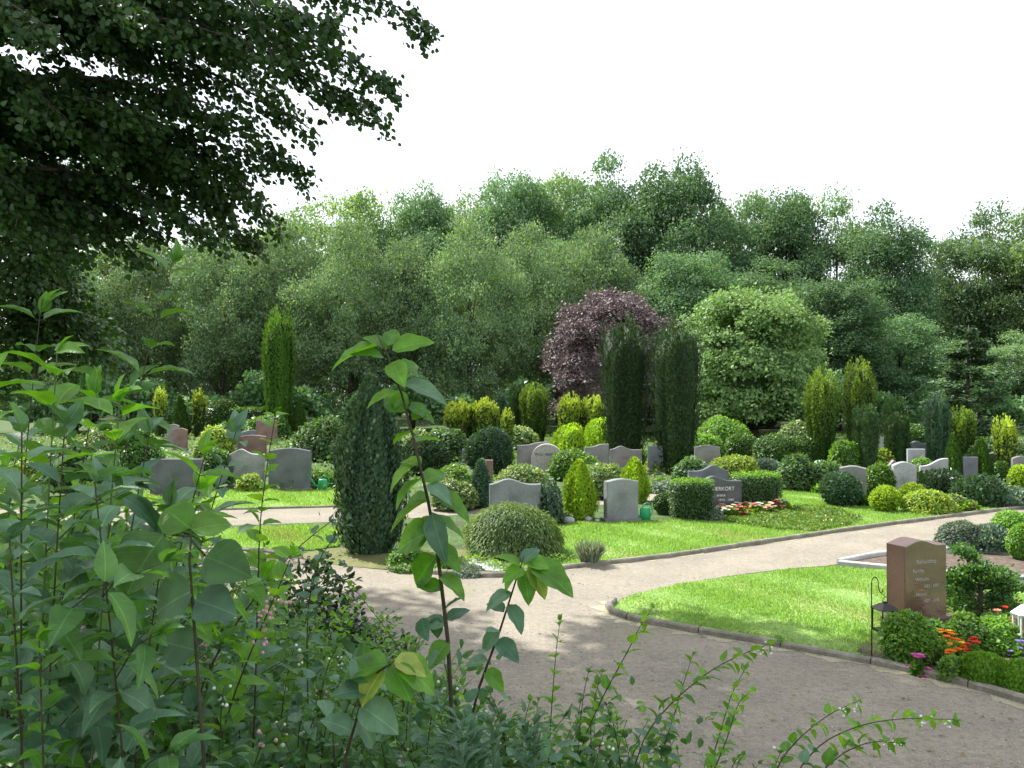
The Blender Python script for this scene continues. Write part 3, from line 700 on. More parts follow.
for cx, top, d, w, k, v, lab in [
  (130, 236, 84, 130, 'poplar', 0, 'tall light green tree at the back, seen through the linden boughs'),
  (215, 228, 86, 130, 'oak', 1, 'back tree whose top shows just under the lowest linden bough'),
  (300, 203, 80, 100, 'poplar', 1, 'light green tree forming the left shoulder of the skyline beside the linden tips'),
  (355, 188, 84, 100, 'poplar', 0, 'bright green rounded treetop, first high one right of the linden'),
  (420, 184, 82, 90, 'oak', 0, 'dark treetop between two light green ones on the left skyline'),
  (470, 190, 86, 90, 'poplar', 1, 'light green treetop in a slight dip of the skyline, left of centre'),
  (515, 170, 82, 95, 'oak', 2, 'mid green treetop stepping up towards the tallest trees'),
  (560, 166, 86, 90, 'poplar', 0, 'feathery light treetop left of the tallest dark pair'),
  (608, 154, 80, 105, 'oak', 1, 'tall dark oak, left one of the tallest pair in the skyline'),
  (678, 156, 76, 125, 'oak', 0, 'tallest dark oak, standing above the two black-green yew columns'),
  (735, 196, 84, 95, 'alder', 0, 'oak-like tree in the dip just right of the tallest oak'),
  (785, 190, 80, 105, 'oak', 2, 'dark round-topped oak above the round bright maple'),
  (838, 202, 78, 90, 'alder', 1, 'grey green tree with sky showing through, behind the right yew pair'),
  (882, 207, 72, 105, 'oak', 1, 'dark oak just left of the notch in the skyline'),
  (928, 270, 84, 60, 'alder', 0, 'lower thin tree filling the notch in the skyline'),
  (980, 212, 74, 95, 'alder', 1, 'open grey green tree right of the skyline notch, sky between its limbs'),
  (1036, 202, 72, 100, 'poplar', 1, 'light green tree cut by the right edge of the photo'),
  (560, 240, 74, 120, 'oak', 0, 'dark oak in the shade between the willows and the purple plum'),
  (690, 250, 62, 105, 'oak', 2, 'dark lower oak right behind the two black-green yew columns'),
  (770, 262, 66, 110, 'oak', 1, 'dark shaded oak behind the crown of the round bright maple'),
  (838, 280, 60, 105, 'oak2' if False else 'oak', 2, 'dark low tree directly right of the round bright maple'),
  (905, 318, 62, 100, 'oak', 0, 'low dark tree behind the small dark yew columns on the right'),
  (1022, 340, 62, 70, 'alder', 1, 'low grey green tree at the right edge below the light green one'),
]: tree(k, cx, top, d, w, 'woodland_tree', lab, 'tall trees of the wood behind the cemetery', v)
tree('plum', 612, 290, 54, 130, 'plum_tree', 'purple-leaved plum tree with a wide domed crown', None, 0, 1.0)
tree('round', 751, 284, 50, 150, 'maple_tree', 'round bright green maple right of the two dark yew columns', None, 0, 2.0)
# light conifer with level boughs at the right
def tiered(cx, top, d, w, label):
    x = (cx - 512) / F * d; H = CH + (HY - top) / F * d; R = w / F * d / 2; f = FOL(); b = MB()
    b.tube([(0, 0, -.2), (0, 0, H * .5), (.05, 0, H)], [.16, .09, .02], 7)
    for i in range(70):
        t = rng.uniform(.06, .98); a = rng.uniform(0, 6.28); L = R * (1.05 - t) ** .6 * rng.uniform(.7, 1.1); z = H * t
        p0 = np.array([0, 0, z]); e = np.array([math.cos(a) * L, math.sin(a) * L, z + .1 * L]); P = bezier(p0, (p0 + e) / 2 + [0, 0, .12 * L], e, 6)
        b.tube(P, np.linspace(.03, .008, 6), 4, mi=0, cap=False)
        n = 260; u = rng.uniform(.2, 1, n); q = p0 + (e - p0) * u[:, None]; side = np.array([-math.sin(a), math.cos(a), 0])
        q = q + side * (rng.normal(0, .22, n) * L * (1.1 - u * .6))[:, None] + np.array([0, 0, 1]) * rng.normal(0, .10, n)[:, None]
        f.add(q, nrm((e - p0) * .6 + side * rng.normal(0, 1, (n, 1)) + [0, 0, -.15]), rng.normal(0, .4, (n, 3)) + [0, 0, 1], .17 * rng.uniform(.6, 1.3, n), T_DIA, rng.integers(0, 2, n))
    root = empty('larch_tree', (x, d, 0), label, 'tree'); f.build('crown', [G['oak2'], G['juni']], root); b.build('trunk', M['bark'], root)
tiered(968, 325, 44, 95, 'light green larch with level boughs above the right-hand yellow yews')
# undergrowth under the wood
def undergrowth():
    f = FOL(); n = 60000
    x = rng.uniform(-40, 48, n); y = rng.uniform(55.5, 59, n); h = (2.6 + .9 * np.sin(x * .7) + .6 * np.sin(x * 1.9 + 1)) * rng.uniform(.2, 1, n) ** .6
    f.add(np.column_stack([x, y - .3 * h, h]), rng.normal(0, 1, (n, 3)), rng.normal(0, .7, (n, 3)) + [0, -.4, .6], .28 * rng.uniform(.5, 1.4, n), T_DIA, (rng.uniform(0, 1, n) < .3).astype(int))
    tag(f.build('undergrowth', [G['oak'], G['mid']]), 'dark leafy undergrowth along the foot of the wood', 'undergrowth', kind='stuff')
    f = FOL(); n = 70000
    x = rng.uniform(-110, 120, n); y = rng.uniform(88, 100, n); h = (np.where(x > 27, 3.6, 6.0) + 1.6 * np.sin(x * .3) + 1.2 * np.sin(x * .9 + 1)) * rng.uniform(0, 1, n) ** .7
    f.add(np.column_stack([x, y, h]), rng.normal(0, 1, (n, 3)), rng.normal(0, .7, (n, 3)) + [0, -.4, .6], .55 * rng.uniform(.5, 1.4, n), T_DIA, (rng.uniform(0, 1, n) < .3).astype(int))
    tag(f.build('undergrowth', [G['oak'], G['oak2']]), 'thicket filling the depth of the wood behind the tree trunks', 'undergrowth', kind='stuff')
    f = FOL(); n = 30000
    x = rng.uniform(-30, 40, n); y = rng.uniform(24, 56, n); h = rng.uniform(0, .22, n)
    f.add(np.column_stack([x, y, h]), rng.normal(0, 1, (n, 3)), rng.normal(0, .5, (n, 3)) + [0, 0, .8], .13 * rng.uniform(.5, 1.4, n), T_DIA, rng.choice([0, 1, 2], n, p=[.5, .3, .2]))
    tag(f.build('ground_cover', [G['mid'], G['cover'], G['pale']]), 'low leafy ground cover between the far graves', 'ground cover', kind='stuff')
undergrowth()

# ------------------------------------------------------------------ garden shrubs and small conifers
# kind, centre x, top, base, width, name, label
for row in [
 ('thujacol', 279, 321, 438, 26, 'columnar_thuja', 'tall narrow bright green thuja column standing alone on the left', 'thuja'),
 ('greencone', 299, 400, 438, 19, 'cone_thuja', 'small green cone tucked against the foot of the tall bright column', 'thuja'),
 ('darkflame', 371, 380, 556, 62, 'spindle_juniper', 'big dark spindle-shaped juniper beside the path, left of the round weeping mound', 'juniper'),
 ('yewcol', 624, 329, 470, 43, 'yew_column', 'tall black-green yew column in front of the purple plum', 'yew'),
 ('yewcol', 676, 332, 475, 45, 'yew_column', 'tall black-green yew column in front of the round bright maple', 'yew'),
 ('goldtop', 821, 380, 469, 34, 'yew_column', 'broad yew column with yellow-green tips, right of the rounded double hedge', 'yew'),
 ('goldtop', 859, 371, 469, 31, 'yew_column', 'tallest yellow-green yew column on the right, beside the broad one', 'yew'),
 ('yewcol', 866, 411, 474, 22, 'yew_column', 'short dark yew column touching the tall yellow-green one', 'yew'),
 ('yewcol', 895, 402, 458, 20, 'yew_column', 'slim dark yew column behind another slightly nearer one', 'yew'),
 ('yewcol', 898, 418, 466, 21, 'yew_column', 'dark yew column directly above the pale upright slab with rounded corners', 'yew'),
 ('bluecol', 937, 402, 467, 21, 'cypress_column', 'blue-green cypress column between the slim dark yews and the yellow one', 'cypress'),
 ('goldtop', 962, 414, 466, 26, 'golden_yew', 'golden yew rising behind the two small green cones', 'yew'),
 ('greencone', 953, 434, 484, 24, 'cone_thuja', 'small green cone, left one of the close pair on the right', 'thuja'),
 ('greencone', 981, 438, 484, 26, 'cone_thuja', 'small green cone, right one of the close pair on the right', 'thuja'),
 ('goldcol', 1005, 424, 480, 22, 'golden_yew', 'golden yew column right of the small green cone pair', 'yew'),
 ('goldcol', 160, 393, 438, 12, 'golden_yew', 'thin yellow column left of a small green cone near the left', 'yew'),
 ('greencone', 180, 396, 439, 22, 'cone_thuja', 'small green cone between two thin yellow columns', 'thuja'),
 ('goldcol', 199, 395, 438, 13, 'golden_yew', 'thin yellow column right of a small green cone near the left', 'yew'),
 ('boxball', 222, 399, 436, 34, 'box_ball', 'dark rounded bush right of the thin yellow column', 'box bush'),
 ('hedge', 248, 408, 436, 34, 'clipped_hedge', 'low dark clipped hedge at the foot of the wood, left of the tall column', 'hedge'),
 ('goldbush', 216, 430, 462, 36, 'golden_shrub', 'bright yellow shrub seen through the young leaves above the dark stone', 'shrub'),
 ('loose', 214, 448, 490, 34, 'leafy_shrub', 'dark leafy shrub between the dark stone and the pale mottled stone', 'shrub'),
 ('goldbush', 250, 474, 492, 24, 'golden_shrub', 'small yellow-green tuft before the pale mottled stone', 'shrub'),
 ('rhodo', 322, 420, 462, 60, 'rhododendron', 'dark rhododendron behind the grey stone with the green can', 'rhododendron'),
 ('juniper', 352, 424, 470, 36, 'juniper_shrub', 'dark bush half hidden behind the spindle juniper', 'juniper'),
 ('freshbush', 318, 470, 489, 42, 'leafy_shrub', 'low fresh green shrub behind the left watering can', 'shrub'),
 ('loose', 265, 415, 440, 40, 'leafy_shrub', 'leafy shrub just below the tall narrow thuja column', 'shrub'),
 ('loose', 228, 425, 450, 30, 'leafy_shrub', 'leafy shrub behind the red sandstone slabs', 'shrub'),
 ('loose', 140, 430, 475, 46, 'leafy_shrub', 'leafy shrub beside the stepped red stones on the left', 'shrub'),
 ('pale', 105, 428, 470, 50, 'flowering_shrub', 'pale yellowish flowering shrub glimpsed through the left saplings', 'shrub'),
 ('goldbush', 35, 455, 490, 40, 'golden_shrub', 'yellow-green shrub glimpsed near the left edge', 'shrub'),
 ('rhodo', 75, 440, 500, 60, 'rhododendron', 'dark shrub behind the left saplings, beside the yellow-green one', 'rhododendron'),
 ('goldcol', 459, 406, 448, 30, 'golden_yew', 'golden yew, left one of the yellow pair in the middle', 'yew'),
 ('goldcol', 485, 405, 448, 30, 'golden_yew', 'golden yew, right one of the yellow pair in the middle', 'yew'),
 ('goldcol', 507, 414, 452, 13, 'golden_yew', 'small thin golden yew right of the yellow pair', 'yew'),
 ('bluecol', 500, 396, 440, 12, 'cypress_column', 'dark blue-grey thin cypress behind the small golden yew', 'cypress'),
 ('yewcol', 517, 390, 444, 14, 'yew_column', 'dark thin column left of the wide yellow-topped yew', 'yew'),
 ('goldtop', 534, 391, 446, 32, 'yew_column', 'wide yellow-topped yew in the middle, in front of the dark wood', 'yew'),
 ('goldcol', 570, 401, 450, 25, 'golden_yew', 'golden yew below the plum, left of its near twin', 'yew'),
 ('goldcol', 594, 402, 450, 25, 'golden_yew', 'golden yew below the plum, right beside its near twin', 'yew'),
 ('limeball', 567, 424, 470, 38, 'globe_thuja', 'large lime green globe thuja behind the field boulder', 'thuja'),
 ('limeball', 602, 419, 455, 36, 'globe_thuja', 'lime green globe thuja left of the first tall yew column', 'thuja'),
 ('limecone', 579, 461, 521, 35, 'flame_thuja', 'bright lime flame-shaped thuja between the two nearest grey stones', 'thuja'),
 ('limecone', 634, 459, 503, 31, 'flame_thuja', 'bright lime flame-shaped thuja behind the stone with the right can', 'thuja'),
 ('goldbush', 654, 458, 474, 17, 'golden_shrub', 'tiny yellow-green tuft under the dark yew columns', 'shrub'),
 ('juniball', 490, 430, 477, 42, 'juniper_ball', 'dark blue-green juniper ball behind the bright bush', 'juniper'),
 ('bluespruce', 481, 459, 509, 30, 'dwarf_spruce', 'small blue-green pointed spruce left of the curved grey stone', 'spruce'),
 ('weeping', 513, 504, 561, 94, 'weeping_cypress', 'wide round weeping mound on the path corner', 'cypress'),
 ('bluejuni', 549, 484, 524, 26, 'blue_juniper', 'grey-blue juniper between the curved stone and the flame thuja', 'juniper'),
 ('freshbush', 454, 465, 492, 44, 'leafy_shrub', 'bright green bush left of the small blue spruce', 'shrub'),
 ('pale', 524, 466, 505, 56, 'variegated_shrub', 'pale variegated shrub above the curved grey stone', 'shrub'),
 ('pale', 607, 462, 500, 50, 'variegated_shrub', 'variegated shrub between the two lime flame thujas', 'shrub'),
 ('pale', 455, 480, 512, 44, 'variegated_shrub', 'pale spreading shrub at the foot of the small blue spruce', 'shrub'),
 ('freshbush', 576, 452, 482, 50, 'leafy_shrub', 'fresh green shrub right in front of the field boulder', 'shrub'),
 ('rhodo', 448, 424, 462, 44, 'rhododendron', 'dark rugged bush below the golden yew pair', 'rhododendron'),
 ('juniper', 425, 440, 476, 48, 'juniper_shrub', 'dark spreading juniper right of the spindle juniper', 'juniper'),
 ('pale', 519, 428, 450, 36, 'variegated_shrub', 'pale shrub below the wide yellow-topped yew', 'shrub'),
 ('pale', 418, 430, 455, 30, 'flowering_shrub', 'pale flowering shrub beside the sapling stem, over the dark juniper', 'shrub'),
 ('hedge', 691, 480, 521, 37, 'clipped_hedge', 'square clipped hedge with bare twiggy side, left of the dark inscribed stone', 'hedge'),
 ('hedge', 755, 473, 511, 42, 'clipped_hedge', 'square clipped hedge with yellow-green top, right of the dark inscribed stone', 'hedge'),
 ('boxball', 742, 434, 460, 30, 'box_ball', 'dark clipped ball left of the rounded double hedge', 'box bush'),
 ('boxball', 776, 435, 470, 42, 'box_ball', 'large rounded hedge, left lobe of the double one', 'box bush'),
 ('boxball', 798, 437, 469, 38, 'box_ball', 'large rounded hedge, right lobe of the double one', 'box bush'),
 ('freshbush', 722, 418, 455, 56, 'leafy_shrub', 'light green shrub below the round maple, right of the second yew', 'shrub'),
 ('pale', 795, 423, 448, 36, 'flowering_shrub', 'pale flowering shrub above the rounded double hedge', 'shrub'),
 ('cover' if False else 'goldbush', 735, 455, 484, 50, 'golden_shrub', 'yellow-green low shrub behind the dark inscribed stone', 'shrub'),
 ('bluejuni', 768, 459, 478, 32, 'blue_juniper', 'small blue-grey cushion in front of the rounded double hedge', 'juniper'),
 ('rhodo', 796, 456, 492, 36, 'rhododendron', 'loose round shrub left of the tiny pale green post', 'rhododendron'),
 ('rhodo', 826, 462, 492, 40, 'rhododendron', 'loose shrub just left of the dark green ball on the lawn', 'rhododendron'),
 ('rhodo', 690, 458, 487, 38, 'rhododendron', 'grey-green rhododendron between the tall yews and the wavy stone', 'rhododendron'),
 ('boxd' if False else 'boxball', 665, 493, 515, 24, 'box_ball', 'small dark bush between the right watering can and the clipped hedge', 'box bush'),
 ('grey', 664, 482, 494, 34, 'silver_shrub', 'silvery low plant behind the small dark bush', 'shrub'),
 ('juniball', 841, 472, 508, 36, 'juniper_ball', 'dark green ball at the lawn edge in front of the arched stone', 'juniper'),
 ('boxbright', 879, 464, 502, 30, 'box_ball', 'bright green round bush between arched stone and pale upright slab', 'box bush'),
 ('limebush', 885, 487, 513, 26, 'golden_ball', 'small yellow ball on the lawn edge below the pale upright slab', 'shrub'),
 ('limebush', 912, 484, 508, 24, 'golden_ball', 'upper yellow ball of the yellow clump right of the pale slab', 'shrub'),
 ('goldbush', 930, 488, 516, 46, 'golden_shrub', 'spreading yellow-green bush in front of the yellow ball', 'shrub'),
 ('juniper', 938, 472, 498, 50, 'juniper_shrub', 'low dark juniper under the left small green cone', 'juniper'),
 ('juniper', 978, 476, 508, 46, 'juniper_shrub', 'low dark juniper under the right small green cone', 'juniper'),
 ('bluejuni', 1008, 488, 508, 48, 'blue_juniper', 'soft grey-green spreading juniper at the right end of the kerb', 'juniper'),
 ('limebush', 1021, 466, 488, 20, 'golden_ball', 'yellow-green ball at the right edge', 'shrub'),
 ('boxball', 1000, 462, 482, 16, 'box_ball', 'small dark ball at the foot of the right golden yew column', 'box bush'),
 ('freshbush', 846, 440, 474, 30, 'leafy_shrub', 'light shrub between the two yellow-green yew columns', 'shrub'),
 ('goldbush', 882, 448, 466, 22, 'golden_shrub', 'small yellow-green shrub right of the short dark yew', 'shrub'),
 ('freshbush', 920, 460, 480, 34, 'leafy_shrub', 'fresh green low shrub around the slanted pale stone', 'shrub'),
 ('boxball', 910, 425, 452, 36, 'leafy_shrub', 'green hedge-like shrub between the slim dark yews and the cypress', 'shrub'),
 ('rhodo', 1000, 440, 470, 60, 'rhododendron', 'dark shrub behind the right golden yew column', 'rhododendron'),
 ('freshbush', 700, 434, 458, 50, 'leafy_shrub', 'light green shrub behind the tall stone right of the yews', 'shrub'),
 ('freshbush', 640, 450, 468, 50, 'leafy_shrub', 'light green shrub around the feet of the tall yew columns', 'shrub'),
 ('grey', 958, 520, 553, 42, 'silver_shrub', 'blue-green rounded mound behind the brown granite stone', 'shrub'),
 ('bluejuni', 986, 526, 554, 44, 'blue_juniper', 'blue-green spreading mound right of the first mound, by the pale kerb', 'juniper'),
 ('boxbright', 1022, 524, 562, 26, 'box_ball', 'round green bush cut by the right edge, beyond the pale kerb', 'box bush'),
 ('freshbush', 1012, 512, 532, 34, 'leafy_shrub', 'bright shrub at the right edge where the path leaves the photo', 'shrub'),
 ('boxlime', 907, 613, 670, 50, 'box_ball', 'round bright green box bush beside the hanging lantern', 'box bush'),
 ('cushion', 985, 657, 690, 52, 'heather_cushion', 'low bright green cushion at the front of the flower bed', 'cushion plant'),
 ('cushion', 1017, 662, 698, 36, 'heather_cushion', 'low mid-green cushion at the right front corner of the bed', 'cushion plant'),
 ('freshbush', 968, 612, 655, 40, 'leafy_shrub', 'leafy perennial behind the orange and red flowers', 'perennial'),
 ('loose', 938, 622, 650, 26, 'leafy_shrub', 'dark leafy perennial at the foot of the brown granite stone', 'perennial'),
 ('freshbush', 996, 618, 656, 50, 'leafy_shrub', 'loose green perennial left of the white lantern', 'perennial'),
]:
    k, cx, top, base, w, nm, lab, cat = row
    shrub(k, cx, top, base, w, nm, lab, cat, yscale=.8 if k == 'hedge' else 1)
# small repeated perennials between the graves: each its own plant, told apart by what it stands beside
for i, (k, cx, top, base, w, lab) in enumerate([
 ('loose', 405, 548, 570, 34, 'low creeping green plants right at the foot of the spindle juniper'),
 ('freshbush', 440, 558, 572, 44, 'bright low creeper beside the flat pale slab'),
 ('freshbush', 412, 562, 573, 40, 'bright low creeper along the kerb, left of the flat pale slab'),
 ('grey', 468, 566, 578, 34, 'grey-green rosette plants on the kerb by the flat pale slab'),
 ('loose', 1000, 594, 612, 26, 'small leafy plant behind the white lantern'),
 ('grey', 712, 508, 521, 20, 'silver-leaved edging plant at the corner of the left clipped hedge'),
 ('pale', 565, 512, 522, 16, 'pale tuft at the foot of the nearer lime flame thuja'),
 ('freshbush', 950, 655, 683, 24, 'small fresh plant between the pink flower and the cushion'),
 ('rhodo', 925, 500, 512, 12, 'tiny dark tuft between the yellow clump and the kerb'),
 ('freshbush', 800, 478, 492, 30, 'low green plant between the back path and the lawn'),
 ('loose', 856, 480, 497, 20, 'low dark plant left of the arched stone foot'),
 ('pale', 955, 494, 512, 22, 'pale perennial behind the small red flowers'),
 ('loose', 300, 438, 456, 30, 'small leafy plant left of the dark rhododendron'),
 ('pale', 385, 432, 458, 30, 'pale perennial glimpsed right of the spindle juniper top'),
 ('pale', 205, 442, 462, 18, 'small pale perennial behind the red sandstone slabs'),
]): shrub(k, cx, top, base, w, 'low_plant', lab, 'plant')

# ------------------------------------------------------------------ headstones
S = stone
S(604, 639, 479, 521, 'crown', M['greyst'], 'plain grey headstone with the watering can at its right foot', yaw=14, t=.22)
S(489, 541, 479, 524, 'shoulder', M['greyst'], 'grey curved-top headstone behind the round weeping mound', yaw=6, t=.16)
S(531, 563, 444, 478, 'round', M['boulder'], 'pale field boulder headstone with dark writing', yaw=-4, t=.3, lines=[('WILLI HERMANN', .05, .66, .105)], lmat=M['blacklet'], plinth=False)
S(517, 549, 442, 476, 'rise', M['midst'], 'warm grey headstone just behind the field boulder', yaw=0)
S(584, 609, 444, 476, 'rise', M['midst'], 'warm grey rising-top headstone right of the lime globe thuja', yaw=8)
S(610, 642, 446, 474, 'wavel', M['midst'], 'broad warm grey headstone with reddish writing, below the first tall yew', lines=[('FAMILIE', .05, .62, .17), ('BRANDES', .05, .40, .17)], lmat=M['redlet'])
S(648, 663, 446, 474, 'flat', M['bluest'], 'narrow grey headstone between the two tall yew columns')
S(695, 720, 445, 478, 'crown', M['midst'], 'tall brownish headstone with pale lines of writing, right of the second yew', lines=[('MEYER', .12, .76, .12), ('1921 - 1999', .14, .62, .08), ('1925 - 2004', .14, .5, .08)])
S(688, 729, 465, 494, 'wave', M['bluest'], 'blue-grey wave-topped headstone above the dark inscribed stone', yaw=5)
S(697, 743, 476, 514, 'wavel', M['darkst'], 'dark grey headstone with white name between two square hedges', yaw=12, t=.16, lines=[('HERKORT', .06, .62, .14), ('ANNA', .0, .46, .09), ('1912 - 1989', .12, .34, .09), ('KARL', .03, .2, .09), ('1908 - 1994', .12, .08, .09)], lmat=M['white'])
S(841, 868, 466, 504, 'crown', M['midst'], 'mossy arched headstone behind the dark green ball', yaw=-20, t=.25)
S(884, 900, 460, 488, 'wave', M['midst'], 'small reddish-grey headstone half behind the pale upright slab')
S(894, 917, 462, 502, 'arch', M['palest'], 'pale upright slab with rounded corners behind the yellow clump', yaw=-10, t=.22)
S(908, 925, 449, 474, 'flat', M['palest'], 'pale square headstone behind the upright slab')
S(908, 932, 441, 462, 'wavel', M['bluest'], 'wave-topped dark headstone left of the blue-green cypress')
S(921, 948, 458, 488, 'slant', M['palest'], 'pale headstone with slanting top left of the small green cones', yaw=-8)
S(963, 978, 457, 484, 'flat', M['bluest'], 'grey headstone seen between the two small green cones')
S(985, 1004, 451, 478, 'rise', M['bluest'], 'blue-grey headstone behind the right small green cone')
S(1013, 1030, 456, 482, 'arch', M['midst'], 'warm grey headstone cut by the right edge')
S(1010, 1022, 440, 462, 'flat', M['redst'], 'small reddish headstone above the one at the right edge')
S(874, 884, 436, 452, 'round', M['palest'], 'small white rounded stone far off behind the short dark yew')
S(268, 311, 448, 490, 'crown', M['bluest'], 'dark grey arched headstone with the left watering can', yaw=-4, t=.14)
S(228, 264, 449, 488, 'wavel', M['palest'], 'pale mottled headstone left of the dark grey arched one', yaw=5)
S(150, 202, 459, 496, 'flat', M['bluest'], 'wide dark headstone behind the young leaves on the left')
S(167, 179, 424, 446, 'arch', M['midst'], 'small grey arched stone at the back of the stepped group')
S(173, 187, 428, 450, 'arch', M['redst'], 'small reddish arched stone at the front of the stepped group')
S(238, 266, 435, 460, 'crown', M['redst'], 'red sandstone headstone below the tall thuja column')
S(236, 256, 430, 452, 'rise', M['bluest'], 'blue-grey headstone just behind the red sandstone one')
S(256, 277, 420, 444, 'flat', M['redst'], 'brownish square headstone at the foot of the tall thuja column')
S(462, 478, 443, 465, 'slant', M['bluest'], 'small grey slanted stone left of the dark juniper ball')
S(480, 493, 460, 482, 'flat', M['redst'], 'small reddish headstone in front of the dark juniper ball')
S(501, 509, 474, 486, 'flat', M['redst'], 'little brown stone post above the curved grey stone', plinth=False)
# the big near one
def brown_stone():
    x, d = at(927, 636); root = empty('headstone', (x, d + .28, 0), 'large polished red-brown granite headstone behind the box bush and lantern', 'headstone', None, math.radians(22))
    w, h, t = .64, 1.07, .28
    b = MB(); V, Fs = slab_mesh('gentle', w, h - .14, t, .008); V[:, 2] += .14; b.add(V, Fs)
    n = len(outline('gentle', w, h))
    b.mi = [0] * len(b.f); 
    for i, f_ in enumerate(b.f):
        if len(f_) > 4: b.mi[i] = 0
        elif i // n == 1: b.mi[i] = 1
    b.build('slab', [M['brown'], M['brownr']], root, smooth=False)
    p = MB(); p.box(-w / 2 - .04, w / 2 + .04, -t / 2 - .05, t / 2 + .05, -.05, .15); p.build('plinth', M['brownr'], root, smooth=False)
    lettering(root, [('Ruhestätte', .0, .80, .07), ('Familie', -.12, .70, .06), ('Wilhelm', -.06, .60, .06), ('1923 - 2001', .08, .52, .05), ('Hanna', -.08, .43, .06), ('1927 - 2006', .08, .35, .05)], t, M['stonelet'])
brown_stone()
sheet('flat_slab', [(455, 572), (505, 574), (498, 562), (462, 560)], .05, M['palest'], smooth=0)
o = bpy.data.objects['flat_slab']; del o['kind']; tag(o, 'flat pale stone slab lying at the foot of the weeping mound', 'stone slab')
md = o.modifiers.new('thick', 'SOLIDIFY'); md.thickness = .06; md.offset = -1
# low field stones round the thuja
for cx, py, r, lab in [(588, 521, .09, 'small pale stone at the foot of the nearer lime thuja'), (606, 520, .07, 'pale round stone left of the plain grey headstone foot'), (597, 522, .06, 'little pale stone between two others by the lime thuja'), (569, 523, .12, 'flat grey stone before the blue-grey juniper')]:
    x, d = at(cx, py); b = MB(); b.blob((0, 0, r * .5), (r, r * .8, r * .7), k=9, m=6, j=.07); o = b.build('field_stone', M['palest']); o.location = (x, d, 0); tag(o, lab, 'stone', 'small stones by the lime thuja')

# ------------------------------------------------------------------ watering cans
def watering_can(cx, base, label, rz=0, s=1.0):
    x, d = at(cx, base); root = empty('watering_can', (x, d, 0), label, 'watering can', 'green watering cans', rz); root.scale = (s, s, s)
    b = MB(); pr = [(.10, 0), (.115, .01), (.12, .12), (.112, .22), (.10, .26), (.088, .27)]; b.lathe(pr, 24, sy=.8); b.build('body', M['green'], root)
    b = MB(); P = bezier((-.09, 0, .07), (-.20, 0, .10), (-.33, 0, .33), 9); b.tube(P, np.linspace(.03, .014, 9), 10); b.build('spout', M['green'], root)
    b = MB(); q = np.array([-.33, 0, .33]); dv = nrm(np.array([-.5, 0, .85])); b.tube([q - dv * .01, q + dv * .02, q + dv * .06, q + dv * .065], [.014, .02, .045, .045], 14); b.build('rose', M['green'], root)
    b = MB(); b.tube(bezier((-.07, 0, .25), (.02, 0, .46), (.13, 0, .30), 10), .012, 8); b.tube(bezier((.13, 0, .30), (.19, 0, .18), (.105, 0, .08), 8), .012, 8); b.build('handle', M['green'], root)
watering_can(645, 520, 'green watering can standing right of the plain grey headstone', .1, 1.0)
watering_can(323, 490, 'green watering can standing right of the dark grey arched headstone', .05, 1.12)

# ------------------------------------------------------------------ lanterns
def shepherd_hook():
    x, d = at(871, 657); root = empty('shepherd_hook', (x, d, 0), 'thin dark metal shepherd hook stuck in the bed beside the box bush', 'hook stand')
    b = MB(); P = [(0, 0, -.1), (0, 0, .4), (0, 0, .78)]; b.tube(P, .006, 8)
    a = np.linspace(math.pi, 0, 9); b.tube([(.035 + .035 * math.cos(q), 0, .78 + .06 * math.sin(q)) for q in a] + [(.072, 0, .74), (.085, 0, .69), (.10, 0, .675), (.115, 0, .69), (.118, 0, .72)], .005, 8); b.build('pole', M['iron'], root)
    return x, d
hx, hd = shepherd_hook()
def lantern(x, y, z, w, h, mat, label, rz=0, sides=4, bail=True):
    root = empty('lantern', (x, y, z), label, 'lantern', None, rz); r = w / 2 * (1.414 if sides == 4 else 1.1)
    def ringlathe(prof, m, name):
        b = MB(); b.lathe(prof, sides); 
        V = b.v[0]; a = math.pi / sides; c, s_ = math.cos(a), math.sin(a); b.v[0] = np.column_stack([V[:, 0] * c - V[:, 1] * s_, V[:, 0] * s_ + V[:, 1] * c, V[:, 2]])
        return b.build(name, m, root, smooth=False)
    ringlathe([(r, 0), (r, .02), (r * .9, .025)], mat, 'base')
    ringlathe([(r * 1.12, h * .72), (r * 1.12, h * .74), (r * .45, h * .9), (r * .2, h * .93), (r * .2, h * .97)], mat, 'roof')
    b = MB()
    for i in range(sides):
        a = 2 * math.pi * (i + .5) / sides; b.tube([(math.cos(a) * r * .93, math.sin(a) * r * .93, .01), (math.cos(a) * r * .93, math.sin(a) * r * .93, h * .73)], .007 if w < .2 else .010, 4)
    b.build('frame', mat, root, smooth=False)
    ringlathe([(r * .88, .025), (r * .88, h * .72)], M['glass'], 'glass')
    b = MB(); b.lathe([(.03, .026), (.03, h * .4), (.02, h * .41)], 12); b.build('candle', M['candle'], root)
    if bail:
        b = MB(); a = np.linspace(0, math.pi, 9); b.tube([(math.cos(q) * .03, 0, h * .95 + math.sin(q) * .055) for q in a], .003, 6); b.build('bail', mat, root)
lantern(hx + .15, hd + .02, .27, .19, .32, M['iron'], 'dark metal lantern hanging on the shepherd hook beside the box bush', .2)
b = MB(); b.tube([(hx + .10, hd, .676), (hx + .14, hd + .01, .64), (hx + .15, hd + .02, .625)], .003, 5); tag(b.build('lantern_chain', M['iron']), 'short dark wire between shepherd hook and dark lantern', 'wire')
x, d = at(1024, 652)
lantern(x + .02, d, .05, .25, .50, M['wpaint'], 'white six-sided lantern with pointed roof in the flower bed at the right edge', .1, 6, True)
b = MB(); b.lathe([(.075, 0), (.085, .16), (.09, .165), (.08, .17)], 18); x, d = at(888, 622); o = b.build('flower_vase', M['wpaint']); o.location = (x, d, 0)
# raised on the plinth edge behind the lantern
tag(o, 'small white pot behind the dark lantern, beside the brown stone', 'pot')
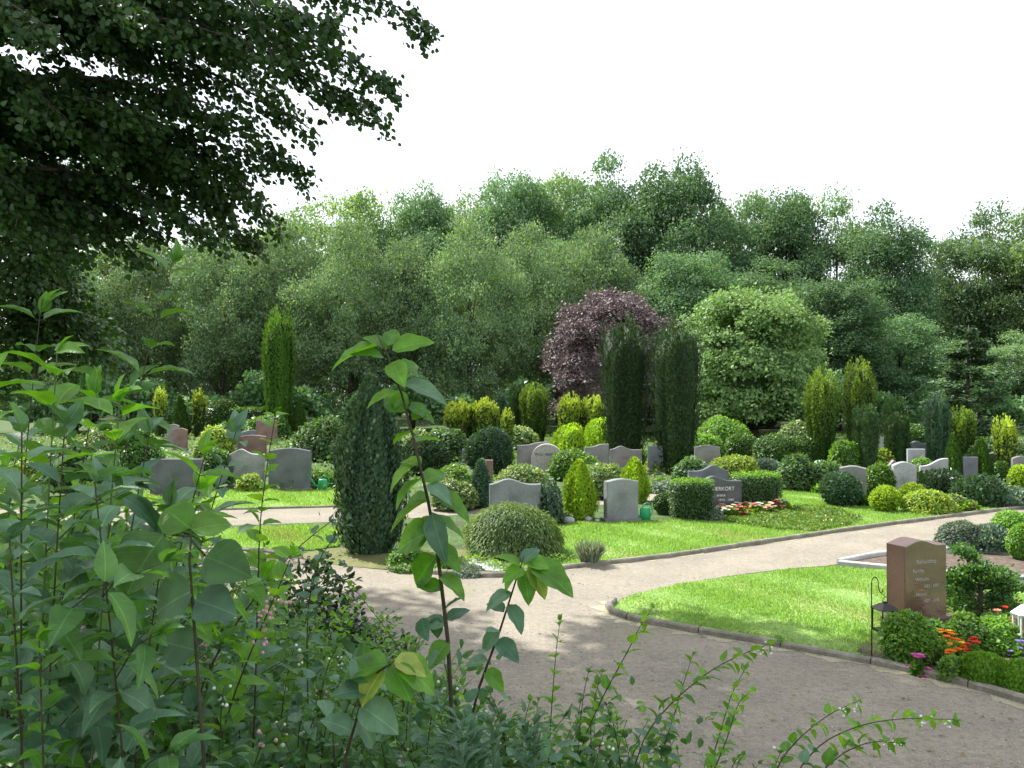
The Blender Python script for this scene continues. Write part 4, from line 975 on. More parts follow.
# tiny pale post far off
x, d = at(820, 482); b = MB(); b.lathe([(.14, 0), (.14, .5), (.17, .52), (.17, .62), (.1, .66)], 14); o = b.build('grave_light', granite('pale_green_stone', (.28, .40, .34), (.40, .52, .45), .6)); o.location = (x, d, 0); tag(o, 'small pale green grave light left of the dark green ball', 'grave light')

# ------------------------------------------------------------------ flowers
def flower(cx, top, base, w, petals, label, cat='flower', group=None, leaf='mid', head=.035, n=14, name='flowering_plant', tree_=None):
    x, d = at(cx, base); W = w / F * d; d2 = d + W * .3; x = (cx - 512) / F * d2; H = max(.12, CH - (top - HY) / F * d2)
    root = empty(name, (x, d2, 0), label, cat, group)
    f = FOL(); m = int(350 + 900 * W); D = sphere_pts(m); D[:, 2] = abs(D[:, 2]); q = rng.uniform(.3, 1, m)[:, None]
    L = max(.03, d2 * .0035)
    f.add(D * q * [W / 2, W / 2, H * .8], D + rng.normal(0, .5, (m, 3)), rng.normal(0, .5, (m, 3)) + [0, 0, .7], L * rng.uniform(.6, 1.3, m) * 1.3, T_OVAL if d2 < 13 else T_DIA, rng.integers(0, 2, m))
    f.build('foliage', [G[leaf], G['fresh']], root)
    g = FOL(); hs = max(head, d2 * .0018)
    for i in range(n):
        v = nrm(rng.normal(0, 1, 3)); v[2] = abs(v[2]); c = v * [W / 2, W / 2, H] * rng.uniform(.95, 1.2)
        for ring, k, tilt in ((1, 9, .3), (.75, 7, .8), (.45, 5, 1.6)):
            a = np.arange(k) / k * 6.283 + ring * 3; dd = np.stack([np.cos(a), np.sin(a), 0 * a + tilt], 1) + v * .3
            g.add(np.repeat(c[None], k, 0), dd, (0, 0, 1) + 0 * dd + v, hs * ring, T_DIA, i % len(petals))
    g.build('blossoms', [M['f_' + p] for p in petals], root)
    return root
flower(944, 633, 668, 20, ('orange',), 'orange marigolds right of the box bush', leaf='mid', head=.05, n=9, name='marigold')
flower(948, 634, 660, 28, ('orange', 'yellow'), 'yellow and orange marigolds in front of the brown granite stone', head=.05, n=16, name='marigold')
flower(953, 651, 676, 18, ('orange',), 'single low orange marigold below the yellow ones', head=.05, n=6, name='marigold')
flower(974, 640, 668, 16, ('red',), 'red flower in the middle of the bed', n=8, head=.055, name='geranium')
flower(918, 656, 676, 15, ('pink',), 'bright pink flower at the front edge, beside the box bush', head=.05, n=8, name='phlox')
flower(949, 668, 682, 14, ('palepink',), 'pale pink flower right of the bright pink one', n=6, name='phlox')
flower(1000, 606, 645, 26, ('red', 'coral'), 'red flowers left of the white lantern', head=.05, n=14, name='geranium')
flower(1021, 630, 652, 16, ('orange', 'coral'), 'orange flowers around the foot of the white lantern', n=8, name='marigold')
flower(1020, 640, 662, 18, ('purple',), 'purple flowers in front of the white lantern', n=14, name='lobelia')
flower(1005, 528, 545, 16, ('coral', 'palepink'), 'salmon flowers between the blue-green mounds and the right edge', n=9, name='geranium')
flower(968, 498, 513, 20, ('red', 'coral'), 'small red flowers on the kerb under the right cones', n=10, name='begonia')
flower(936, 468, 480, 12, ('red',), 'red speck of flowers right of the yellow clump', n=4, name='begonia')
flower(930, 500, 512, 12, ('coral',), 'coral flowers behind the yellow-green bush', n=4, name='begonia')
flower(862, 494, 506, 14, ('orange', 'red'), 'reddish leaves at the foot of the arched stone', n=8, name='begonia')
flower(820, 484, 494, 16, ('red',), 'red flowers at the foot of the pale green grave light', n=6, name='begonia')
flower(508, 447, 465, 12, ('yellow', 'orange'), 'bright yellow flowers left of the warm grey headstone', n=16, leaf='fresh', name='marigold')
flower(660, 478, 487, 14, ('palepink',), 'pale pink flowers behind the small dark bush', n=6, name='begonia')
flower(345, 470, 488, 22, ('yellow', 'coral'), 'yellow and coral flowers right of the left watering can', n=10, name='begonia')
flower(750, 484, 506, 16, ('coral', 'palepink'), 'taller pink flower before the right clipped hedge', n=6, name='begonia')
for i in range(18):
    cx = 722 + i * 3.7 + rng.normal(0, 1); base = 516 - i * .25 + rng.choice([0, 3]) 
    flower(cx, base - 11, base, 11, [('coral', 'cream'), ('cream', 'whitef'), ('red', 'cream')][i % 3], 'white and salmon begonia in the row before the dark inscribed stone', leaf='fresh', group='begonias before the dark inscribed stone', n=16, name='begonia', head=.075)
# ground cover bed on the lawn before the begonias
def cover_bed():
    P = np.array([at(*p) for p in [(722, 521), (738, 525), (775, 531), (815, 532), (850, 526), (862, 520), (840, 512), (800, 508), (786, 514), (735, 518)]])
    n = 16000; Q = scatter(P, n); h = (.04 + .03 * (patchn(Q, 1.3) + 1)) * rng.uniform(.2, 1, n)
    f = FOL(); f.add(np.column_stack([Q, h + .01]), rng.normal(0, 1, (n, 3)) + [0, 0, .4], rng.normal(0, .5, (n, 3)) + [0, 0, .7], .05 * rng.uniform(.6, 1.4, n), T_DIA, rng.choice([0, 1, 2, 3], n, p=[.6, .25, .13, .02]))
    tag(f.build('ground_cover', [G['cover'], G['mid'], G['fresh'], M['f_cream']]), 'low yellowish ground cover bed on the lawn by the begonias', 'ground cover', kind='stuff')
cover_bed()
def moss_bed():
    P = np.array([at(*p) for p in [(385, 562), (388, 571), (440, 574), (495, 577), (540, 572), (556, 565), (575, 560), (560, 550), (470, 560)]])
    n = 5000; Q = scatter(P, n); h = .09 * rng.uniform(.1, 1, n) * np.clip(patchn(Q, 2) + .6, 0, 1.5)
    f = FOL(); f.add(np.column_stack([Q, h + .01]), rng.normal(0, 1, (n, 3)) + [0, 0, .4], rng.normal(0, .5, (n, 3)) + [0, 0, .7], .045 * rng.uniform(.6, 1.4, n), T_DIA, rng.choice([0, 1, 2], n, p=[.5, .25, .25]))
    tag(f.build('ground_cover', [G['fresh'], G['cover'], G['grey']]), 'patchy green and silvery creepers along the kerb by the mound', 'ground cover', kind='stuff')
moss_bed()
# lavender-like tuft beside the mound
def tuft(cx, top, base, w, label):
    x, d = at(cx, base); W = w / F * d; H = CH - (top - HY) / F * d; root = empty('lavender_tuft', (x, d, 0), label, 'plant'); f = FOL(); n = 500
    a = rng.uniform(0, 6.28, n); r = rng.uniform(0, 1, n) ** .6 * W * .25; P = np.stack([np.cos(a) * r, np.sin(a) * r, 0 * a], 1)
    f.add(P, np.stack([np.cos(a) * .35, np.sin(a) * .35, 0 * a + 1], 1) + rng.normal(0, .15, (n, 3)), rng.normal(0, 1, (n, 3)), H * rng.uniform(.5, 1.1, n), T_LANCE, W=.25); f.build('foliage', [G['grey']], root)
tuft(590, 540, 565, 22, 'thin grey lavender tuft on the kerb right of the weeping mound')
# dwarf conifer beside the brown stone
def dwarf_conifer():
    x, d = at(998, 628); root = empty('dwarf_conifer', (x, d + .3, 0), 'dark irregular dwarf conifer right of the brown granite stone', 'conifer'); f = FOL(); b = MB()
    b.tube([(-.1, 0, 0), (-.05, 0, .4), (-.15, 0, .95)], [.04, .03, .01], 6)
    for i in range(28):
        t = rng.uniform(.04, 1); a = rng.uniform(0, 6.28); L = (.62 - .38 * t) * rng.uniform(.7, 1.15); p0 = np.array([-.08, 0, .9 * t + .05]); e = p0 + [math.cos(a) * L, math.sin(a) * L, .10 + .05 * rng.normal()]
        b.tube([p0, (p0 + e) / 2 + [0, 0, .02], e], [.012, .008, .004], 5, cap=False)
        n = 320; u = rng.uniform(.25, 1.05, n); q = p0 + (e - p0) * u[:, None] + rng.normal(0, .045, (n, 3)) * [1.2, 1.2, .8] + [0, 0, .02]
        f.add(q, nrm((e - p0) + rng.normal(0, .3, (n, 3))) * 1.0 + [0, 0, .5], rng.normal(0, .6, (n, 3)) + [0, 0, .5], .05 * rng.uniform(.6, 1.3, n), T_SPR, (rng.uniform(0, 1, n) < .25).astype(int))
    f.build('foliage', [G['mid'], G['cot']], root); b.build('stem', M['bark'], root); root.scale = (1, 1, .85)
dwarf_conifer()
# ------------------------------------------------------------------ overhanging linden
def linden():
    r = np.random.default_rng(21); base = np.array([-9.2, 12.3, 0]); f = FOL(); b = MB()
    tr = bezier(base + [0, 0, -.3], base + [.3, -.2, 7], base + [.5, 0, 15], 12); b.tube(tr, np.linspace(.42, .08, 12), 10)
    tips = [(436, 26, 11), (408, 92, 11.2), (392, 118, 11.6), (352, 28, 10), (330, 70, 11), (322, 136, 12), (282, 168, 12), (284, 226, 13), (262, 244, 13.4),
            (232, 205, 12.4), (176, 240, 12.6), (150, 262, 12.2), (118, 232, 12), (96, 262, 11.6), (48, 240, 11.2), (250, 120, 11), (200, 160, 11.6), (160, 120, 10.6), (110, 150, 10.8),
            (60, 120, 10.2), (20, 190, 10.6), (290, 60, 10.2), (230, 40, 10.8), (170, 30, 9.8), (110, 40, 10.4), (50, 30, 9.6), (0, 60, 10), (350, -10, 11.4), (280, 0, 12), (200, -20, 11.5),
            (0, 260, 11.4), (268, 200, 12.2), (244, 222, 12.6), (212, 235, 12), (140, 225, 12.6), (30, 215, 10.8), (70, 205, 11.8), (310, 175, 12.4), (180, 200, 13), (-20, 140, 10), (130, 190, 13.4), (70, 180, 12.8), (190, 90, 13), (90, 90, 12.4), (300, 110, 13.2), (240, 170, 13.5), (30, 100, 13), (140, 60, 13.6)]
    for k, (px, py, d) in enumerate(tips):
        e = pt(px, py, d); h = min(12.5, e[2] + .7 + .20 * (e[0] + 9)); s = tr[int(np.clip(h / 15 * 11, 1, 11))]
        m = (s + e) / 2 + [0, 0, 1.3 + r.normal(0, .3)]; P = bezier(s, m, e, 22); b.tube(P, np.linspace(.07, .004, 22), 6, cap=False)
        L = np.linalg.norm(np.diff(P, axis=0), axis=1).sum(); T = nrm(np.gradient(P, axis=0))
        nt = int(L * 9)
        for j in range(nt):
            u = r.uniform(.16, 1) ** .85; i = int(u * 21); p = P[i]; t = T[i]; sd = nrm(np.cross(t, [0, 0, 1])) * (1 if j % 2 else -1)
            l = r.uniform(.35, 1.0) * (1.15 - .75 * u); q = p + t * l * .75 + sd * l * .65 + [0, 0, -.18 * l - .1 * r.uniform()]
            Q = bezier(p, (p + q) / 2 + [0, 0, .08], q, 5); b.tube(Q, np.linspace(.007, .003, 5), 4, cap=False, mi=0)
            n = int(14 + 40 * l); w = r.uniform(.1, 1.08, n); c = p + (q - p) * w[:, None] + r.normal(0, .09, (n, 3)) + [0, 0, -.04]
            f.add(c, nrm(t + sd * r.normal(0, .8, (n, 1)) + [0, 0, -.7] + r.normal(0, .45, (n, 3))), r.normal(0, .55, (n, 3)) + [0, 0, .8], .082 * r.uniform(.65, 1.3, n), T_HEX, 0, W=1.15)
    # upper canopy, above the frame: casts the shade over the near path
    n = 42000; cl = nrm(r.normal(0, 1, (60, 3))) * r.uniform(.3, 1, (60, 1)) ** .5 * [6.0, 5.8, 3.0] + base + [1.6, 1.0, 13.4]
    idx = r.integers(0, 60, n); D = nrm(r.normal(0, 1, (n, 3))); f.add(cl[idx] + D * r.uniform(.3, 1.35, (n, 1)), D + [0, 0, -.3], r.normal(0, .5, (n, 3)) + [0, 0, .8], .2 * r.uniform(.7, 1.3, n), T_DIA, 0, W=1.3)
    for c in cl[::3]: b.tube(bezier(tr[7], (tr[7] + c) / 2 + [0, 0, .5], c, 6), np.linspace(.10, .02, 6), 5, cap=False)
    root = empty('linden_tree', tuple(base), 'big dark linden whose leafy boughs hang into the photo from the upper left', 'tree')
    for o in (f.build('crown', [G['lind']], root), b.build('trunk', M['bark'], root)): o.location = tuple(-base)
linden()
def side_tree():
    r = np.random.default_rng(5); base = np.array([-11.6, 17.5, 0]); f = FOL(); b = MB()
    b.tube(bezier(base, base + [0, 0, 3], base + [.2, 0, 8], 8), np.linspace(.25, .06, 8), 8)
    cl = nrm(r.normal(0, 1, (70, 3))) * r.uniform(.35, 1, (70, 1)) ** .5 * [4.1, 2.6, 3.4] + base + [0, 0, 5.8]
    n = 60000; idx = r.integers(0, 70, n); D = nrm(r.normal(0, 1, (n, 3))); D[:, 2] -= .15
    f.add(cl[idx] + D * r.uniform(.2, .85, (n, 1)), D + [0, 0, -.7], r.normal(0, .5, (n, 3)) + [0, 0, .8], .11 * r.uniform(.7, 1.3, n), T_DIA, 0, W=1.2)
    for c in cl[::4]: b.tube(bezier(base + [0, 0, 3], (base + c) / 2 + [0, 0, 1.5], c, 6), np.linspace(.05, .01, 6), 5, cap=False)
    root = empty('linden_tree', tuple(base), 'smaller dark tree at the left edge under the hanging linden boughs', 'tree')
    for o in (f.build('crown', [G['lind']], root), b.build('trunk', M['bark'], root)): o.location = tuple(-base)
side_tree()

# ------------------------------------------------------------------ foreground shrubs
class Plant:
    def __init__(s): s.f = FOL(); s.b = MB(); s.g = FOL(); s.ber = []
    def shoot(s, P, L=.05, gap=.05, u0=.2, T=T_BROAD, mi=0, r0=.006, droop=.25, r=None, tipk=.6, W=1.0, side=1.0, rnd=.2, tipmi=None):
        r = r or rng; P = np.asarray(P, float)
        t = np.linspace(0, 1, len(P)); tt = np.linspace(0, 1, 24)
        C = np.stack([np.interp(tt, t, P[:, k]) for k in range(3)], 1)
        for _ in range(3): C[1:-1] = (C[:-2] + 2 * C[1:-1] + C[2:]) / 4
        r0 *= .55; s.b.tube(C, np.linspace(r0, r0 * .35, 24), 6)
        seg = np.concatenate([[0], np.cumsum(np.linalg.norm(np.diff(C, axis=0), axis=1))]); Lt = seg[-1]
        Tn = nrm(np.gradient(C, axis=0)); a0 = r.uniform(0, 3.14); d = Lt * u0; k = 0
        while d < Lt:
            i = np.clip(np.searchsorted(seg, d), 1, 23); w = (d - seg[i - 1]) / (seg[i] - seg[i - 1] + 1e-9); p = C[i - 1] * (1 - w) + C[i] * w; tg = Tn[i]
            A = nrm(np.cross(tg, [.1, .2, 1.0]) + 1e-6); B = np.cross(tg, A); frac = d / Lt
            for sg in (0, math.pi):
                a = a0 + k * math.pi / 2 + sg + r.normal(0, .25); sd = A * math.cos(a) + B * math.sin(a)
                dr = nrm(sd * side + tg * (.35 + .5 * frac) + [0, 0, -droop * (1 - .5 * frac)] + r.normal(0, rnd, 3))
                nn = tg * .5 + np.array([0, 0, .9]) + r.normal(0, rnd, 3)
                l = L * r.uniform(.75, 1.15) * (1 if frac < .75 else 1 - (1 - tipk) * (frac - .75) / .25)
                m = tipmi if (tipmi is not None and frac > .7) else mi
                pet = p + dr * l * .12; s.b.tube([p, pet], r0 * .3, 3, cap=False)
                s.f.add(pet, dr, nn, l, T_CURL if (T is T_BROAD and r.uniform() < .4) else T, m, W=W * r.uniform(.85, 1.15))
            k += 1; d += gap * r.uniform(.75, 1.25) * (1 if frac < .7 else .75)
        e = C[-1]
        for q in range(3):
            s.f.add(e, nrm(Tn[-1] + r.normal(0, .35, 3)), r.normal(0, .4, 3) + [0, 0, 1], L * tipk * r.uniform(.5, .9), T, tipmi if tipmi is not None else mi, W=W)
        return C
    def leafpx(s, bx, by, tx, ty, d, mi=0, T=T_ROUND, dd=0.0, N=(.1, -.5, .9), W=1.0):
        p = pt(bx, by, d); q = pt(tx, ty, d + dd); v = q - p; l = np.linalg.norm(v)
        s.f.add(p, v, np.array(N) + rng.normal(0, .2, 3), l, T, mi, W=W)
    def berries(s, c, n=5, r=.006, sp=.014, k=0):
        r *= .65 if k else .8
        c_ = MB(); s.ber.append(c_)
        for _ in range(n): c_.blob(np.asarray(c) + rng.normal(0, sp, 3), r * rng.uniform(.6, 1.1), mi=k, k=7, m=5, j=.03)
    def finish(s, name, base, label, cat, mats, stem='twig', bmats=None, group=None):
        root = empty(name, tuple(base), label, cat, group); off = tuple(-np.asarray(base))
        s.f.build('foliage', mats, root, smooth=True, uv=True).location = off
        if s.b.n: s.b.build('stem', M[stem], root).location = off
        for c_ in s.ber: c_.build('berry_cluster', bmats or [M['berry']], root).location = off
        return root
def gp(px, d, dx=0.0):
    x = (px - 512) / F * d + dx; return np.array([x, d, float(gz(x, d)) - .03])
def bush(cx, d, top, R, L, mats, nleaf, label, T=T_OVAL, berry=0, nst=12, name='snowberry_bush', cat='shrub', stem='twig', gap=None, W=1.0):
    base = gp(cx, d); H = pt(cx, top, d)[2] - base[2]; p = Plant(); seed = int(cx + d * 10)
    # arching stems with opposite leaves
    for i in range(nst):
        a = rng.uniform(0, 6.28); rr = R * rng.uniform(.3, 1.05); h = H * rng.uniform(.78, 1.06) * (1 - .22 * (rr / R) ** 2)
        e = base + [math.cos(a) * rr, math.sin(a) * rr * .8, h]; m = base + [math.cos(a) * rr * .3, math.sin(a) * rr * .3, h * .9]
        C = p.shoot(bezier(base + [math.cos(a) * .08, math.sin(a) * .08, 0], m, e, 8), L, gap or L * 1.0, .3, T, rng.choice([0, 0, 1]), .004 + .002 * R, tipmi=1, W=W)
        if berry and rng.uniform() < berry: p.berries(C[-1 - rng.integers(0, 5)] + [0, 0, -.01], rng.integers(3, 7), k=rng.choice([0, 0, 1]))
    D = sphere_pts(nleaf); D[:, 2] = np.abs(D[:, 2]) ; q = rng.uniform(.35, 1, nleaf) ** .4; lm = 1 + .16 * lump(D, 6, 3.5, seed)
    P = base + D * (q * lm)[:, None] * [R, R * .8, H * .93]
    f = p.f; f.add(P, nrm(D * [1, 1, .3] + rng.normal(0, .6, (nleaf, 3)) + [0, 0, -.15]), rng.normal(0, .32, (nleaf, 3)) + D * .35 + [0, 0, .9], L * rng.uniform(.65, 1.2, nleaf), T, rng.choice([0, 0, 1], nleaf), W=W)
    return p.finish(name, base, label, cat, mats, stem, [M['berry'], M['f_palepink']])

SN = [G['snow'], G['mid']]; MD = [G['mid'], G['fresh']]; DK = [G['cot'], G['mid']]; BR = [G['bright'], G['fresh']]; BR2 = [G['mid'], G['bright']]
for cx, d, top, R, L, mats, n, lab, T, be in [
 (40, 1.75, 600, .42, .052, SN, 420, 'blue-green snowberry bush filling the lower left corner', T_BROAD, .6),
 (215, 1.8, 662, .36, .050, SN, 380, 'blue-green snowberry bush at the bottom, below the pinkish buds', T_BROAD, .6),
 (350, 1.9, 672, .30, .048, SN, 300, 'snowberry bush at the bottom, left of the sapling foot', T_BROAD, .5),
 (455, 2.0, 702, .28, .042, SN, 280, 'snowberry bush at the bottom around the foot of the two big-leaved shoots', T_BROAD, .4),
 (120, 2.5, 520, .60, .060, SN, 900, 'dense dark shrub behind the large round leaf on the left', T_OVAL, .2),
 (-20, 2.3, 430, .55, .060, SN, 800, 'dense shrub at the left edge below the tall leafy shoots', T_OVAL, 0),
 (250, 2.9, 588, .50, .050, SN, 900, 'dark shrub under the diagonal twig with pinkish buds', T_OVAL, .2),
 (375, 3.0, 640, .42, .045, MD, 800, 'light green small-leaved shrub left of the sapling stem', T_OVAL, .2),
 (505, 2.7, 690, .36, .036, MD, 700, 'low green shrub at the bottom middle', T_OVAL, .2),
 (595, 2.6, 704, .32, .034, MD, 600, 'low green shrub at the bottom, right of the middle', T_OVAL, .1),
 (690, 2.5, 730, .28, .034, MD, 420, 'low sparse shrub below the arching snowberry twigs', T_OVAL, .1),
 (60, 4.2, 470, .9, .070, MD, 1500, 'shrub behind the left saplings, cut by the left edge', T_OVAL, 0),
 (200, 4.4, 552, .75, .055, MD, 1500, 'mid-green shrub in the middle of the planting bank', T_OVAL, 0),
 (318, 4.6, 600, .70, .050, MD, 1600, 'small-leaved green shrub below the dark flat evergreen', T_OVAL, .1),
 (300, 5.2, 590, .75, .045, MD, 3000, 'small-leaved bush just below the dark flat-topped evergreen', T_OVAL, .05),
 (385, 4.6, 628, .5, .042, MD, 2000, 'small-leaved bush bordering the gravel, left of the sapling', T_OVAL, .1),
 (420, 4.2, 655, .50, .042, MD, 1100, 'small-leaved shrub at the path edge by the sapling stem', T_OVAL, .1),
 (322, 7.0, 562, .75, .065, DK, 6000, 'dark flat-topped evergreen at the edge of the gravel path', T_OVAL, 0),
 (120, 7.2, 556, 1.3, .075, MD, 2200, 'far left shrub of the bank beside the gravel path', T_OVAL, 0),
 (235, 6.4, 585, .7, .06, MD, 1500, 'shrub of the bank left of the dark flat-topped evergreen', T_OVAL, 0),
 (470, 2.1, 668, .32, .05, SN, 420, 'blue-green bush at the bottom edge between the sapling and the lower shoot', T_BROAD, .3),
 (560, 2.2, 684, .30, .046, SN, 380, 'blue-green bush at the bottom edge right of the lower shoot', T_BROAD, .3),
 (650, 2.3, 708, .28, .044, SN, 320, 'blue-green bush at the bottom edge under the leaning snowberry twig', T_BROAD, .3),
 (735, 2.4, 738, .24, .040, SN, 200, 'blue-green bush barely showing at the bottom edge, right end of the planting', T_BROAD, .2),
 (530, 3.0, 690, .40, .040, MD, 900, 'small-leaved bush at the path edge behind the lower shoot', T_OVAL, .1),
 (400, 2.4, 660, .34, .048, SN, 450, 'blue-green bush left of the sapling foot', T_BROAD, .3),
 (100, 2.3, 600, .40, .05, SN, 900, 'dense blue-green bush low in the left corner, behind the lowest bright shoot', T_BROAD, .3),
 (285, 2.5, 648, .42, .045, SN, 900, 'dense blue-green bush low between the budded twig and the yellowing leaves', T_BROAD, .4),
 (440, 2.6, 676, .38, .045, SN, 900, 'dense bush filling the bottom between sapling stem and lower shoot', T_BROAD, .2),
 (540, 2.5, 694, .36, .042, SN, 900, 'dense bush at the bottom just right of the lower shoot', T_BROAD, .2),
 (625, 2.5, 718, .32, .040, MD, 800, 'dense small-leaved bush at the bottom under the upright snowberry twig', T_OVAL, .2),
 (700, 2.5, 738, .28, .040, MD, 600, 'dense small-leaved bush at the bottom under the greyish tipped twig', T_OVAL, .2),
 (-60, 1.9, 520, .50, .07, SN, 500, 'bush cut by the left edge, under the pointed-leaved shoots', T_BROAD, .2),
 (150, 1.9, 600, .40, .055, SN, 450, 'blue-green bush right under the large round leaf', T_BROAD, .4),
 (290, 2.3, 640, .38, .050, SN, 420, 'blue-green bush crossed by the twig with pinkish buds', T_BROAD, .5),
 (130, 3.2, 500, .70, .07, BR2, 1100, 'mid-green bush behind the large round leaf, hiding the left path', T_OVAL, 0),
 (30, 3.0, 440, .70, .07, BR2, 1100, 'mid-green bush behind the tallest left shoots', T_OVAL, 0),
 (215, 3.6, 575, .60, .055, BR2, 1100, 'leafy bush in the middle left, below the thin upright shoot', T_OVAL, .1),
]: bush(cx, d, top, R, L, mats, n, lab, T, be)

# upright twigs of the tall shrub on the left: long pointed leaves
def leafy_shoots():
    specs = [  # tip px, py, depth, lean, leaf length, label
     (57, 352, 1.55, -.10, .105, 'tall shoot at the left with long bright pointed leaves, tip left of the others'),
     (120, 402, 1.50, -.12, .095, 'shoot with bright pointed leaves right of the tallest left shoot'),
     (40, 312, 2.0, -.15, .105, 'tallest shoot near the left edge, pale green leaves under the dark tree'),
     (172, 262, 2.8, -.35, .135, 'thin shoot reaching up under the linden boughs, mid-green drooping leaves'),
     (205, 455, 1.65, -.25, .095, 'shoot with long leaves pointing right towards the dark stone'),
     (22, 432, 1.30, -.05, .085, 'short shoot at the left edge with blue-green leaves'),
     (95, 482, 1.35, .05, .085, 'dark-leaved shoot in front of the bright pointed ones'),
     (-15, 380, 1.6, .0, .10, 'leafy shoot cut by the left edge'),
     (170, 505, 1.55, -.15, .085, 'shoot just above the large round leaf'),
     (10, 540, 1.25, .0, .07, 'low leafy shoot in the lower left edge'),
     (236, 432, 2.1, -.3, .095, 'shoot whose long leaves cross the pale mottled headstone'),
     (150, 432, 1.9, -.2, .10, 'shoot with bright leaves in front of the stepped red stones'),
     (95, 395, 2.2, -.2, .11, 'leafy shoot between the two tallest left ones'),
     (200, 490, 1.8, -.2, .09, 'shoot with blue-green leaves in front of the left dark stone'),
     (65, 425, 1.45, -.1, .10, 'broad-leaved shoot in front of the tallest left ones'),
     (40, 640, 1.2, -.02, .05, 'low bright shoot in the lower left with young light leaves')]
    for k, (px, py, d, lean, L, lab) in enumerate(specs):
        tip = pt(px, py, d); base = gp(px, d, lean * 1.2); base[1] += .15; m = (base + tip) / 2 + [lean * .3, 0, .1]
        p = Plant(); mt = [G['bright'], G['snow'], G['fresh']] if k in (0, 1, 4, 7, 12, 13, 15) else ([G['mid'], G['snow'], G['bright']] if k in (2, 3) else [G['snow'], G['mid'], G['bright']])
        C = p.shoot(bezier(base, m, tip, 8), L, L * .80, .30, T_BROAD2, 0, .006, droop=.30, tipk=.8, side=1.1, rnd=.16)
        C2 = [C[i] for i in (9, 12, 15, 18)]
        for j, c in enumerate(C2):      # side twigs
            a = rng.uniform(0, 6.28); l = rng.uniform(.14, .28); e = c + [math.cos(a) * l, math.sin(a) * l * .5, l * .55]
            p.shoot([c, (c + e) / 2 + [0, 0, .02], e], L * .85, L * .7, .25, T_BROAD2, rng.choice([0, 0, 1]), .003, droop=.3, tipk=.8)
        p.finish('leafy_shoot', base, lab, 'shrub', mt, 'gtwig' if k in (0, 1) else 'twig')
leafy_shoots()

